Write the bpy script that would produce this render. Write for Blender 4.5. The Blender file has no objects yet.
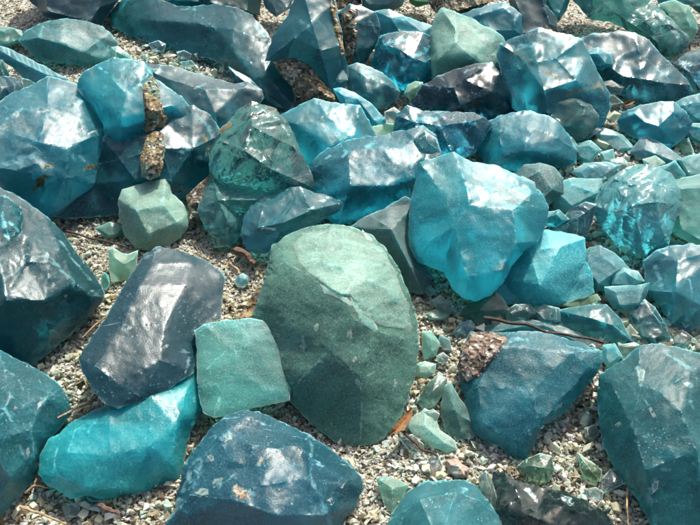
import bpy, bmesh, math, random
import numpy as np
from mathutils import Vector, noise as mn
from mathutils.geometry import delaunay_2d_cdt

random.seed(7); RNG = np.random.default_rng(7)
S = bpy.context.scene; COL = S.collection

# ------------------------------------------------------------------ camera
PITCH = math.radians(45); HF = math.radians(50); CH = 1.0
cd = bpy.data.cameras.new('camera'); cam = bpy.data.objects.new('camera', cd); COL.objects.link(cam)
cam.location = (0, 0, CH); cam.rotation_euler = (math.radians(90) - PITCH, 0, 0)
cd.sensor_width = 36; cd.lens = 18 / math.tan(HF / 2); cd.clip_start = .01; cd.clip_end = 400
S.camera = cam
K = math.tan(HF / 2) / 350
FW = np.array([0, math.cos(PITCH), -math.sin(PITCH)]); UPV = np.array([0, math.sin(PITCH), math.cos(PITCH)])
CAM = np.array([0, 0, CH])

def rays(p):
    """survey of the photograph: directions from the viewpoint, scaled so that depth along the view axis is 1"""
    p = np.asarray(p, float)
    return FW[None] + ((p[:, 0] - 350) * K)[:, None] * np.array([[1., 0, 0]]) + ((262.5 - p[:, 1]) * K)[:, None] * UPV[None]
def gpt(x, y, z=0.):
    r = rays([(x, y)])[0]
    return CAM + r * ((z - CH) / r[2])

# ------------------------------------------------------------------ light
SUN_EL, SUN_AZ = math.radians(50), math.radians(20)
W = bpy.data.worlds.new('World'); S.world = W; W.use_nodes = True
nt = W.node_tree; bg = nt.nodes['Background']; sky = nt.nodes.new('ShaderNodeTexSky')
sky.sky_type = 'NISHITA'; sky.sun_disc = False; sky.sun_elevation = SUN_EL; sky.sun_rotation = SUN_AZ; sky.dust_density = 5.; sky.air_density = .9; sky.ozone_density = .6
nt.links.new(sky.outputs[0], bg.inputs[0]); bg.inputs[1].default_value = .145
sd = bpy.data.lights.new('sun', 'SUN'); sd.energy = 4.6; sd.angle = math.radians(.6); sd.color = (1, .95, .87)
sun = bpy.data.objects.new('sun', sd); COL.objects.link(sun); sun.location = (3, 4, 6)
SD = Vector((math.sin(SUN_AZ) * math.cos(SUN_EL), math.cos(SUN_AZ) * math.cos(SUN_EL), math.sin(SUN_EL)))
sun.rotation_euler = SD.to_track_quat('Z', 'Y').to_euler()
S.view_settings.view_transform = 'Standard'; S.view_settings.look = 'None'
S.view_settings.gamma = 1; S.view_settings.use_curve_mapping = False; S.view_settings.exposure = .25
S.cycles.use_denoising = True
S.cycles.max_bounces = 9; S.cycles.transmission_bounces = 7; S.cycles.diffuse_bounces = 3; S.cycles.glossy_bounces = 3
S.cycles.use_adaptive_sampling = True; S.cycles.adaptive_threshold = .06; S.cycles.adaptive_min_samples = 16
S.cycles.sample_clamp_indirect = 4
S.cycles.blur_glossy = .6

# ------------------------------------------------------------------ node helpers
class NB:
    def __init__(s, name):
        s.m = bpy.data.materials.new(name); s.m.use_nodes = True; s.t = s.m.node_tree
        s.p = s.t.nodes['Principled BSDF']; s.out = s.t.nodes['Material Output']
        tc = s.t.nodes.new('ShaderNodeTexCoord'); s.co = tc.outputs['Object']
    def n(s, ty, **kw):
        nd = s.t.nodes.new('ShaderNode' + ty)
        for k, v in kw.items(): setattr(nd, k, v)
        return nd
    def set(s, nd, key, v):
        if isinstance(v, bpy.types.NodeSocket): s.t.links.new(v, nd.inputs[key])
        else: nd.inputs[key].default_value = v
    def noise(s, scale, detail=3, rough=.55, dist=0., co=None):
        nd = s.n('TexNoise'); s.set(nd, 'Vector', co or s.co); s.set(nd, 'Scale', scale); s.set(nd, 'Detail', detail)
        s.set(nd, 'Roughness', rough); s.set(nd, 'Distortion', dist); return nd.outputs['Fac']
    def voro(s, scale, co=None, rnd=1., feat='F1', out='Distance'):
        nd = s.n('TexVoronoi', feature=feat); s.set(nd, 'Vector', co or s.co); s.set(nd, 'Scale', scale); s.set(nd, 'Randomness', rnd)
        return nd.outputs[out]
    def ramp(s, f, a, b, va=0., vb=1.):
        nd = s.n('MapRange', clamp=True, interpolation_type='SMOOTHSTEP'); s.set(nd, 0, f); s.set(nd, 1, a); s.set(nd, 2, b); s.set(nd, 3, va); s.set(nd, 4, vb)
        return nd.outputs[0]
    def math(s, op, a, b=0.):
        nd = s.n('Math', operation=op); s.set(nd, 0, a); s.set(nd, 1, b); return nd.outputs[0]
    def mix(s, f, a, b):
        nd = s.n('Mix', data_type='RGBA'); s.set(nd, 0, f)
        for k, v in ((6, a), (7, b)):
            s.set(nd, k, v if isinstance(v, bpy.types.NodeSocket) else (v[0], v[1], v[2], 1))
        return nd.outputs[2]
    def mapping(s, scale, rot=(0, 0, 0), co=None):
        nd = s.n('Mapping'); s.set(nd, 0, co or s.co); nd.inputs['Scale'].default_value = scale; nd.inputs['Rotation'].default_value = rot
        return nd.outputs[0]
    def attr(s, name):
        nd = s.n('Attribute', attribute_name=name); sp = s.n('SeparateColor'); s.t.links.new(nd.outputs['Color'], sp.inputs[0])
        return sp.outputs
    def bump(s, h, strength, dist, prev=None):
        nd = s.n('Bump'); s.set(nd, 'Height', h); s.set(nd, 'Strength', strength); s.set(nd, 'Distance', dist)
        if prev: s.set(nd, 'Normal', prev)
        return nd.outputs[0]

def glass_mat(name, col, frost=.34, trans=.25, dens=5.5, scuff=.5, grain=.36, sss=.8, rib=0., dark_speck=.2, rust=(.2, .13, .05), cloud=.7, sscale=.05):
    b = NB(name); seed = random.uniform(0, 50)
    mp = b.n('Mapping'); b.set(mp, 0, b.co); mp.inputs['Location'].default_value = (seed, seed * .7, -seed)
    co = mp.outputs[0]; w = b.attr('wear')
    col = np.array(col) * (1.15, 1.19, 1.12)
    hi = np.clip(col * 1.45 + .012, 0, .85); lo = col * .62
    # streaky clouds inside the glass
    stretched = b.mapping((1, 2.6, 1.4), (random.uniform(-1, 1), random.uniform(-1, 1), random.uniform(-1.5, 1.5)), co)
    c1 = b.ramp(b.noise(7, 4, .6, .8, stretched), .3, .72)
    base = b.mix(c1, tuple(lo * cloud + col * (1 - cloud)), tuple(hi * cloud + col * (1 - cloud)))
    fl = b.ramp(b.noise(16, 5, .65, .4, b.mapping((1, 5, 3), (random.uniform(-1, 1), random.uniform(-1, 1), random.uniform(-1.5, 1.5)), co)), .5, .75)
    base = b.mix(b.math('MULTIPLY', fl, .45 * cloud), base, tuple(np.clip(col * 1.6 + .05, 0, .85)))
    # frosted grain
    g = b.noise(400, 2, .6, 0, co)
    base = b.mix(b.math('MULTIPLY', b.ramp(g, .5, .68), grain * .7), base, tuple(np.clip(col * 1.9 + .11, 0, .8)))
    base = b.mix(b.math('MULTIPLY', b.ramp(g, .46, .34), dark_speck), base, tuple(col * .35))
    # pale dust dots
    dots = b.ramp(b.voro(85, co), .2, .1)
    dsel = b.ramp(b.noise(16, 2, .5, 0, co), .5, .62)
    spk = b.math('MULTIPLY', b.ramp(b.voro(190, co), .27, .14), b.ramp(b.noise(20, 5, .7, 0, co), .5, .62))
    # scuffed, crushed streaks
    sc = b.noise(21, 9, .72, .6, b.mapping((1, 1.9, 1), (.5, .3, random.uniform(-1, 1)), co))
    scm = b.ramp(sc, (.675 - .1 * scuff), (.72 - .08 * scuff))
    fine = b.noise(95, 5, .7, .3, co)
    edge = b.ramp(b.math('ADD', b.math('MULTIPLY', w[0], .52), b.math('MULTIPLY', b.noise(42, 6, .7, .4, co), .78)), .74, .9)  # pale edge wear that also paints thin lit rims
    wm = b.ramp(b.math('ADD', b.math('MULTIPLY', w[1], .62), b.math('MULTIPLY', b.math('SUBTRACT', b.noise(60, 8, .75, .5, co), .5), 2.6)), .4, .8)  # white marks: scuffs, and glints painted into the colour
    m = b.math('MAXIMUM', b.math('MULTIPLY', scm, min(1, .45 + .5 * scuff)), b.math('MULTIPLY', edge, .7))
    m = b.math('MAXIMUM', m, b.math('MULTIPLY', b.math('MULTIPLY', dots, dsel), .55))
    m = b.math('MAXIMUM', m, b.math('MULTIPLY', wm, .75)); m = b.math('MAXIMUM', m, b.math('MULTIPLY', spk, .95))
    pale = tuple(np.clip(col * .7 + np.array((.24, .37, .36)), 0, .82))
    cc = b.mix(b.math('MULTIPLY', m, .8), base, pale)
    rm = b.ramp(b.math('ADD', b.math('MULTIPLY', w[2], .62), b.math('MULTIPLY', b.math('SUBTRACT', b.noise(75, 8, .75, .8, co), .5), 2.6)), .38, .7)
    rcol = b.mix(b.noise(70, 3, .6, 0, co), tuple(np.array(rust) * .45), tuple(np.array(rust) * 1.7))
    cc = b.mix(b.math('MULTIPLY', rm, .85), cc, rcol)
    allm = b.math('MAXIMUM', b.math('MAXIMUM', m, rm), b.math('MULTIPLY', b.ramp(g, .5, .66), grain * .45))
    b.set(b.p, 'Base Color', cc)
    rv = b.ramp(b.noise(9, 4, .6, .5, co), .3, .7, frost * .78, min(.85, frost * 1.3))
    r2 = b.n('Mix', data_type='FLOAT'); b.set(r2, 0, b.math('MULTIPLY', allm, .6)); b.set(r2, 2, rv); b.set(r2, 3, .62)
    b.set(b.p, 'Roughness', r2.outputs[0])
    b.set(b.p, 'IOR', 1.5); b.set(b.p, 'Specular IOR Level', .3)
    tw = b.math('MULTIPLY', b.math('SUBTRACT', 1., allm), max(.05, min(.9, trans * 1.2 + .5)))
    b.set(b.p, 'Transmission Weight', tw)
    b.set(b.p, 'Subsurface Weight', sss)
    b.p.subsurface_method = 'RANDOM_WALK'
    b.p.inputs['Subsurface Radius'].default_value = (.2, .75, .9)
    b.p.inputs['Subsurface Scale'].default_value = sscale
    bm = b.bump(b.noise(14, 2, .5, .5, co), .12, .012)
    bm = b.bump(fine, b.math('ADD', b.math('MULTIPLY', allm, .35), .04), .004, bm)
    bm = b.bump(g, .12 + .8 * frost * grain, .0014, bm)
    va = b.n('VolumeAbsorption'); vc = np.clip((col / col.max()) ** .8, .06, .97); va.inputs['Color'].default_value = (*vc, 1); va.inputs['Density'].default_value = dens
    b.t.links.new(va.outputs[0], b.out.inputs['Volume'])
    if rib:
        wv = b.n('TexWave', wave_type='RINGS', rings_direction='SPHERICAL'); b.set(wv, 'Vector', b.mapping((1, 1, 1), (0, 0, 0), co)); b.set(wv, 'Scale', 14)
        b.set(wv, 'Distortion', 2.5); b.set(wv, 'Detail', 2)
        bm = b.bump(wv.outputs['Fac'], rib, .006, bm)
    b.set(b.p, 'Normal', bm)
    return b.m

def clear_mat(name, col, rough=.06, dens=9., milk=.12, rib=.5):
    """transparent slag glass: tinted by the absorption in its volume, with a little milkiness and chips and painted glints on its skin"""
    b = NB(name); seed = random.uniform(0, 50)
    mp = b.n('Mapping'); b.set(mp, 0, b.co); mp.inputs['Location'].default_value = (seed, -seed, seed * .3)
    co = mp.outputs[0]; w = b.attr('wear'); col = np.array(col)
    fine = b.noise(85, 5, .7, .3, co)
    edge = b.ramp(b.math('ADD', b.math('MULTIPLY', w[0], .42), b.math('MULTIPLY', b.noise(42, 6, .7, .4, co), .78)), .74, .9)  # edge chips, also painting thin lit rims
    wm = b.ramp(b.math('ADD', b.math('MULTIPLY', w[1], .62), b.math('MULTIPLY', b.math('SUBTRACT', b.noise(60, 8, .75, .5, co), .5), 2.6)), .45, .85)
    rm = b.ramp(b.math('ADD', w[2], b.math('MULTIPLY', b.math('SUBTRACT', fine, .5), 1.5)), .35, .7)
    sc = b.ramp(b.noise(24, 8, .72, .6, b.mapping((1, 2, 1), (.3, .5, .8), co)), .62, .7)
    m = b.math('MAXIMUM', b.math('MAXIMUM', b.math('MULTIPLY', edge, .6), wm), b.math('MULTIPLY', sc, .15))
    cc = b.mix(m, tuple(np.sqrt(col) * .92), (.6, .72, .7)); cc = b.mix(rm, cc, (.2, .13, .05))
    b.set(b.p, 'Base Color', cc); b.set(b.p, 'IOR', 1.48)
    k = b.math('MAXIMUM', m, rm)
    b.set(b.p, 'Roughness', b.math('ADD', b.math('MULTIPLY', k, .45), rough))
    b.set(b.p, 'Transmission Weight', b.math('MULTIPLY', b.math('SUBTRACT', 1., b.math('MULTIPLY', k, .8)), 1 - milk))
    bm = b.bump(b.noise(13, 3, .5, 1.2, b.mapping((1, 1, 2.5), (.4, .2, .9), co)), .35, .02)
    wv = b.n('TexWave', wave_type='RINGS', rings_direction='SPHERICAL'); b.set(wv, 'Vector', co); b.set(wv, 'Scale', 9); b.set(wv, 'Distortion', 6.); b.set(wv, 'Detail', 2)
    bm = b.bump(wv.outputs['Fac'], rib * .6, .006, bm); bm = b.bump(fine, .06, .003, bm)
    b.set(b.p, 'Normal', bm)
    va = b.n('VolumeAbsorption'); va.inputs['Color'].default_value = (*col, 1); va.inputs['Density'].default_value = dens
    b.t.links.new(va.outputs[0], b.out.inputs['Volume'])
    return b.m

def stone_mat(name, ca, cb, cc_, scale=60, glint=.3):
    b = NB(name); co = b.co
    n1 = b.noise(scale, 6, .7, .4); v = b.voro(scale * 3.2, out='Color')
    sp = b.n('SeparateColor'); b.t.links.new(v, sp.inputs[0])
    c = b.mix(b.ramp(n1, .35, .62), ca, cb)
    c = b.mix(b.ramp(b.noise(scale * .35, 4, .6), .5, .62), c, cc_)
    c = b.mix(b.math('MULTIPLY', b.ramp(sp.outputs[0], .78, .82), .7), c, (.62, .6, .52))
    c = b.mix(b.math('MULTIPLY', b.ramp(sp.outputs[1], .75, .8), .8), c, (.02, .018, .015))
    b.set(b.p, 'Base Color', c)
    b.set(b.p, 'Roughness', b.ramp(sp.outputs[2], .6, .9, .85, .85 - glint * 1.6))
    bm = b.bump(n1, .7, .012); bm = b.bump(b.voro(scale * 3.2), .7, .004, bm)
    b.set(b.p, 'Normal', bm)
    return b.m

def twig_mat(name, col):
    b = NB(name)
    n1 = b.noise(60, 5, .6, .3, b.mapping((1, 6, 6)))
    b.set(b.p, 'Base Color', b.mix(b.ramp(n1, .3, .7), tuple(np.array(col) * .45), tuple(np.array(col) * 1.4)))
    b.set(b.p, 'Roughness', .75); b.set(b.p, 'Normal', b.bump(n1, .6, .002))
    return b.m

# ------------------------------------------------------------------ building blocks
def P(s): return [tuple(float(v) for v in q.split(',')) for q in s.split()]
def inside(pts, poly):
    x, y = pts[:, 0], pts[:, 1]; r = np.zeros(len(pts), bool); q = np.asarray(poly)
    j = len(q) - 1
    for i in range(len(q)):
        xi, yi = q[i]; xj, yj = q[j]
        c = ((yi > y) != (yj > y))
        with np.errstate(divide='ignore', invalid='ignore'):
            r ^= c & (x < (xj - xi) * (y - yi) / (yj - yi + 1e-12) + xi)
        j = i
    return r
def segdist(pts, segs):
    d = np.full(len(pts), 1e9)
    for a, b in segs:
        a = np.asarray(a, float)[:2]; b = np.asarray(b, float)[:2]; ab = b - a
        t = np.clip(((pts - a) @ ab) / (ab @ ab + 1e-9), 0, 1)
        d = np.minimum(d, np.hypot(*(pts - a - t[:, None] * ab).T))
    return d
def fbm(p, scale, seed, octv=4):
    return np.array([mn.fractal(Vector((x / scale, y / scale, seed)), .8, 2.1, octv) for x, y in p])
def worley(p, scale, seed, ang=0., an=1.6):
    c, s = math.cos(ang), math.sin(ang); out = np.empty(len(p))
    wx = fbm(p, scale * 1.5, seed + 9, 2)
    for i, (x, y) in enumerate(p):
        u = (c * x + s * y) / scale / an + .3 * wx[i]; v = (-s * x + c * y) / scale + .3 * wx[i]
        out[i] = mn.voronoi(Vector((u, v, seed)))[0][0]
    return out

def densify(poly, step, amp, seed):
    out = []
    n = len(poly)
    for i in range(n):
        a = np.array(poly[i][:2]); b = np.array(poly[(i + 1) % n][:2]); L = np.hypot(*(b - a)); k = max(1, int(round(L / step)))
        nrm = np.array([-(b - a)[1], (b - a)[0]]) / (L + 1e-9)
        for j in range(k):
            t = j / k; q = a + (b - a) * t
            if amp: q = q + nrm * amp * mn.fractal(Vector((q[0] / 9, q[1] / 9, seed)), .7, 2.2, 4)
            out.append(tuple(q))
    return out

sheen_w = .85
class Plane:
    """the plane a chunk's widest outline lies in: it stands on the ground at its foot and leans back"""
    def __init__(s, base, cx, lean, lift=0., sheen=None):
        if isinstance(base, (int, float)): g0 = gpt(cx, base, lift); u = None
        else:
            a, b = gpt(*base[0]), gpt(*base[1]); g0 = (a + b) / 2; u = b - a; u /= np.linalg.norm(u)
        tc = CAM - g0; tc /= np.linalg.norm(tc)
        n = (1 - lean) * tc + lean * np.array([0, 0, 1.])
        if sheen is not None:
            h = CAM - gpt(*sheen, lift); h = h / np.linalg.norm(h) + np.array(SD); n = h / np.linalg.norm(h) * sheen_w + n * (1 - sheen_w)
        if u is not None: n = n - (n @ u) * u
        s.n = n / np.linalg.norm(n); s.g = g0
    def depth(s, p):
        r = rays(p); return ((s.g - CAM) @ s.n) / (r @ s.n)

def coarse(outline, ridges):
    """heights over the outline: flat facets between the ridges"""
    V = [(p[0], p[1]) for p in outline]; B = [p[2] if len(p) > 2 else 0. for p in outline]; E = [(i, (i + 1) % len(V)) for i in range(len(V))]
    segs = []
    for rd in ridges:
        prev = None
        for p in rd:
            k = None
            for i, q in enumerate(V):
                if math.hypot(q[0] - p[0], q[1] - p[1]) < 3.5: k = i; break
            if k is None: V.append((p[0], p[1])); B.append(p[2]); k = len(V) - 1
            if prev is not None and prev != k: E.append((prev, k)); segs.append((V[prev], V[k]))
            prev = k
    r = delaunay_2d_cdt([Vector(v) for v in V], E, [], 1, 1e-4)
    nv = np.array([(v.x, v.y) for v in r[0]]); hb = np.zeros(len(nv)); A = np.array(V); Bn = np.array(B)
    for i, o in enumerate(r[3]):
        if o: hb[i] = Bn[o[0]]
        else:
            d = np.hypot(*(A - nv[i]).T); wgt = 1 / (d + .5) ** 3; hb[i] = (wgt * Bn).sum() / wgt.sum()
    return nv, hb, [f for f in r[2] if len(f) == 3], segs
def interp(pts, cz):
    nv, hb, F, _ = cz; h = np.zeros(len(pts)); best = np.full(len(pts), -1e9)
    for f in F:
        a, b, c = nv[f[0]], nv[f[1]], nv[f[2]]
        det = (b[1] - c[1]) * (a[0] - c[0]) + (c[0] - b[0]) * (a[1] - c[1])
        if abs(det) < 1e-9: continue
        l0 = ((b[1] - c[1]) * (pts[:, 0] - c[0]) + (c[0] - b[0]) * (pts[:, 1] - c[1])) / det
        l1 = ((c[1] - a[1]) * (pts[:, 0] - c[0]) + (a[0] - c[0]) * (pts[:, 1] - c[1])) / det
        l2 = 1 - l0 - l1; mnl = np.minimum(np.minimum(l0, l1), l2)
        k = mnl > best
        best[k] = mnl[k]; hh = l0 * hb[f[0]] + l1 * hb[f[1]] + l2 * hb[f[2]]; h[k] = hh[k]
    return h

def auto_ridge(outline):
    """one broad main face with narrower side faces falling away to the outline"""
    q = np.array([p[:2] for p in outline]); c = q.mean(0); d = q - c
    w, v = np.linalg.eigh(d.T @ d / len(q)); mi = np.abs(d @ v[:, 0]).max()
    k = min(len(q), random.choice([4, 5, 5, 6])); idx = [int(np.argmax(np.hypot(*d.T)))]
    while len(idx) < k:
        dm = np.min([np.hypot(*(q - q[i]).T) for i in idx], axis=0); idx.append(int(np.argmax(dm)))
    idx.sort(); sh = np.array([random.uniform(-.2, .2), random.uniform(-.05, .3)]) * mi * .6
    H = mi * random.uniform(.3, .5); tx, ty = random.uniform(-.35, .35), random.uniform(-.1, .5)
    loop = []
    for i in idx:
        f = random.uniform(.5, .8); p = c + d[i] * f + sh * (1 - f) * 2; e = (p - c) / (mi + 1e-6)
        loop.append((p[0], p[1], max(.12 * mi, H * (1 + tx * e[0] + ty * e[1]))))
    return [loop + [loop[0]]] + [[(q[i][0], q[i][1], 0), l] for i, l in zip(idx, loop)]

def mesh_obj(name, verts, faces, mats, wear=None, origin=None, parent=None):
    me = bpy.data.meshes.new(name); o3 = np.asarray(origin if origin is not None else (0, 0, 0), float)
    me.from_pydata([tuple(v - o3) for v in verts], [], faces); me.update()
    bmm = bmesh.new(); bmm.from_mesh(me); bmesh.ops.recalc_face_normals(bmm, faces=bmm.faces); bmm.to_mesh(me); bmm.free()
    me.shade_smooth(); me.set_sharp_from_angle(angle=.42)
    if wear is not None:
        ca = me.color_attributes.new('wear', 'FLOAT_COLOR', 'POINT'); ca.data.foreach_set('color', np.asarray(wear, np.float32).ravel())
    for m in (mats if isinstance(mats, list) else [mats]): me.materials.append(m)
    ob = bpy.data.objects.new(name, me); COL.objects.link(ob)
    ob.location = o3
    if parent is not None: ob.parent = parent; ob.location = o3 - np.array(parent.location)
    return ob

FOOT = []           # footprints seen from above the pile, used to keep gravel out of the chunks
def chunk(name, label, cat, outline, ridges=None, base=None, mat=None, group='glass chunks heaped in the pile', lean=.35, thick=.62, chip=1., soft=0,
          chipscale=17., marks=(), step=None, rough_outline=1., hump=1.12, wave=1., lift=0., sheen=None):
    outline = P(outline) if isinstance(outline, str) else outline
    if cat == GS and ridges is None and group:      # the right hand rubble is packed tight
        ox, oy = np.mean([p[:2] for p in outline], axis=0)
        if ox > 545 and 110 < oy < 348: outline = [(ox + (p[0] - ox) * 1.3, oy + (p[1] - oy) * 1.22) for p in outline]
    if isinstance(ridges, str): ridges = [P(r) for r in ridges.split(';')]
    ox, oy = np.mean([p[:2] for p in outline], axis=0)          # pieces further back are a little larger than the part of them one sees
    gs = 1.075 if oy < 200 else 1.05 if oy < 335 and ox > 400 else 1.
    if gs > 1 and cat == GC:
        sc_ = lambda p: (ox + (p[0] - ox) * gs, oy + (p[1] - oy) * gs) + tuple(p[2:])
        outline = [sc_(p) for p in outline]; ridges = [[sc_(p) for p in r] for r in ridges] if ridges else ridges
    if not ridges: ridges = auto_ridge(outline)
    seed = random.uniform(0, 90)
    q = np.array([p[:2] for p in outline]); c = q.mean(0)
    area = abs(sum(q[i - 1][0] * q[i][1] - q[i][0] * q[i - 1][1] for i in range(len(q)))) / 2; size = math.sqrt(area)
    if base is None: base = float(q[:, 1].max())
    pl = Plane(base, c[0], lean, lift, sheen)
    cz = coarse(outline, ridges)
    st = step or (2.1 if size > 60 else 1.7 if size > 28 else 1.3)
    ol = densify(outline, st, min(1.3, size * .02) * rough_outline, seed); olq = np.array(ol)
    x0, y0 = olq.min(0); x1, y1 = olq.max(0)
    gx, gy = np.meshgrid(np.arange(x0, x1, st), np.arange(y0, y1, st * .87)); gx = gx + (np.arange(gx.shape[0]) % 2 * st / 2)[:, None]
    g = np.stack([gx.ravel(), gy.ravel()], 1) + RNG.uniform(-.22, .22, (gx.size, 2)) * st
    oseg = [(ol[i], ol[(i + 1) % len(ol)]) for i in range(len(ol))]
    g = g[inside(g, ol)]; g = g[segdist(g, [(outline[i], outline[(i + 1) % len(outline)]) for i in range(len(outline))]) > st * .75]
    rp = []
    for a, b in cz[3]:
        L = math.hypot(a[0] - b[0], a[1] - b[1])
        for t in np.arange(.5 * st / L, 1, st / L): rp.append((a[0] + (b[0] - a[0]) * t, a[1] + (b[1] - a[1]) * t))
    rp = np.array(rp).reshape(-1, 2); rp = rp[inside(rp, ol)] if len(rp) else rp
    allp = np.concatenate([olq, rp, g]); n_o = len(ol)
    r = delaunay_2d_cdt([Vector(v) for v in allp], [(i, (i + 1) % n_o) for i in range(n_o)], [], 1, 1e-4)
    V = np.array([(v.x, v.y) for v in r[0]]); F = [list(f) for f in r[2]]
    h = interp(V, cz) * hump
    do = segdist(V, [(outline[i], outline[(i + 1) % len(outline)]) for i in range(len(outline))]); dr = segdist(V, cz[3]) if cz[3] else do
    # soften
    ed = np.array([e for e in r[1]]); deg = np.zeros(len(V)); np.add.at(deg, ed[:, 0], 1); np.add.at(deg, ed[:, 1], 1)
    hold = do < .8
    for _ in range(soft):
        a = np.zeros(len(V)); np.add.at(a, ed[:, 0], h[ed[:, 1]]); np.add.at(a, ed[:, 1], h[ed[:, 0]])
        h = np.where(hold, h, .4 * h + .6 * a / np.maximum(deg, 1))
    att = np.clip(do / 5, 0, 1)
    sc = min(1., size / 60)
    if chip and size > 40:
        wl = worley(V, 58 * max(.55, sc), seed + 70, random.uniform(-1, 1), 1.5); h += att * sc * (6. * min(chip, 1.1)) * (np.minimum(wl, 1.1) ** 2 - .3) * np.clip(do / 14, 0, 1)
    h += att * wave * 1.3 * sc * fbm(V, 26 * max(.4, sc), seed, 3)
    if chip:
        wl = worley(V, chipscale * max(.4, sc), seed, random.uniform(-1, 1)); mk = np.clip(fbm(V, 38 * max(.4, sc), seed + 30, 2) * 2.2 - .35, 0, 1) * min(1, chip)
        mk = np.clip(mk + (.75 * np.exp(-dr / 4) + .6 * np.exp(-do / 5)) * np.clip(fbm(V, 24, seed + 41, 2) * 2 + .5, 0, 1), 0, 1.2)
        h += att * mk * chip * sc * 4.6 * np.minimum(wl, 1) ** 2
        wl = worley(V, chipscale * .36 * max(.45, sc), seed + 5, random.uniform(-1, 1))
        mk2 = np.clip((np.exp(-dr / 3) + np.exp(-do / 4)) * np.clip(fbm(V, 16, seed + 47, 2) * 2 + .5, 0, 1), 0, 1)
        h += att * mk2 * chip * sc * 2.2 * np.minimum(wl, 1) ** 2
        h += att * chip * .12 * sc * fbm(V, 5, seed + 3, 3)
    d = pl.depth(V); R3 = rays(V)
    X = CAM + R3 * (d - h * K * d)[:, None]
    # back of the chunk: rings running away from the outline and under the ground
    mpp = K * float(np.median(d)); T = thick * size * mpp
    od = pl.depth(olq); gd = (-.012 - CH) / rays(olq)[:, 2] - od
    verts = [X]; nbase = len(X)
    remap = {}
    for i, o in enumerate(r[3]):
        for k in o:
            if k < n_o and k not in remap: remap[k] = i
    ring0 = [remap.get(i, None) for i in range(n_o)]
    if any(v is None for v in ring0):
        ring0 = [int(np.argmin(np.hypot(*(V - olq[i]).T))) for i in range(n_o)]
    prev = ring0; cnt = nbase; F2 = []
    for sf, tf in ((.975, .3), (.86, .72), (.62, 1.), (.3, 1.06)):
        pp = c + (olq - c) * sf
        dd = np.minimum(T * tf, np.maximum(gd, .012) * tf + .004)
        dp = pl.depth(pp) + dd
        verts.append(CAM + rays(pp) * dp[:, None]); cur = list(range(cnt, cnt + n_o)); cnt += n_o
        for i in range(n_o):
            j = (i + 1) % n_o
            if prev[i] != prev[j]: F2.append([prev[i], prev[j], cur[j], cur[i]])
            else: F2.append([prev[i], cur[j], cur[i]])
        prev = cur
    last = verts[-1].mean(0, keepdims=True); verts.append(last)
    for i in range(n_o): F2.append([prev[i], prev[(i + 1) % n_o], cnt])
    Xa = np.concatenate(verts)
    # consistent winding: front triangles face the viewer side, the ring strip follows
    ff = []
    for f in F:
        a, b_, c_ = V[f[0]], V[f[1]], V[f[2]]
        cr = (b_[0] - a[0]) * (c_[1] - a[1]) - (b_[1] - a[1]) * (c_[0] - a[0])
        ff.append(f if cr < 0 else f[::-1])
    ar = sum(olq[i - 1][0] * olq[i][1] - olq[i][0] * olq[i - 1][1] for i in range(n_o))
    F2 = [f if ar < 0 else f[::-1] for f in F2]
    F2 = [f[::-1] for f in F2]
    wear = np.zeros((len(Xa), 4)); wear[:, 3] = 1
    wear[:nbase, 0] = np.maximum(np.exp(-do / 2.6), .8 * np.exp(-dr / 1.6)); wear[nbase:, 0] = .2  # edge wear, strengthened to paint lit rim lines along outline and ridges
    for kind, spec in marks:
        pts = P(spec); ch = {'w': 1, 'r': 2}[kind]; rad = [p[2] if len(p) > 2 else 3 for p in pts]  # w marks are scuffs and painted glints, r marks are rust
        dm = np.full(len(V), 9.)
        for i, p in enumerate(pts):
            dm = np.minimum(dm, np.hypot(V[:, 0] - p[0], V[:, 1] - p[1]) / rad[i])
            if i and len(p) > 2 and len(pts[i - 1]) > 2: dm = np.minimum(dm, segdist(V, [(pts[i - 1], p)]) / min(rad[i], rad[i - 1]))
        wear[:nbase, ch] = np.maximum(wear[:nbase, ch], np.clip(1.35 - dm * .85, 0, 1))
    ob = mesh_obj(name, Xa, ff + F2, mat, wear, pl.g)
    ob['label'] = label; ob['category'] = cat
    if group: ob['group'] = group
    LAST[0] = ob; FOOT.append((q, c)); ob_info[ob.name] = (pl, (V, h, F, None), 1.)
    return ob
ob_info = {}; LAST = [None]

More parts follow.
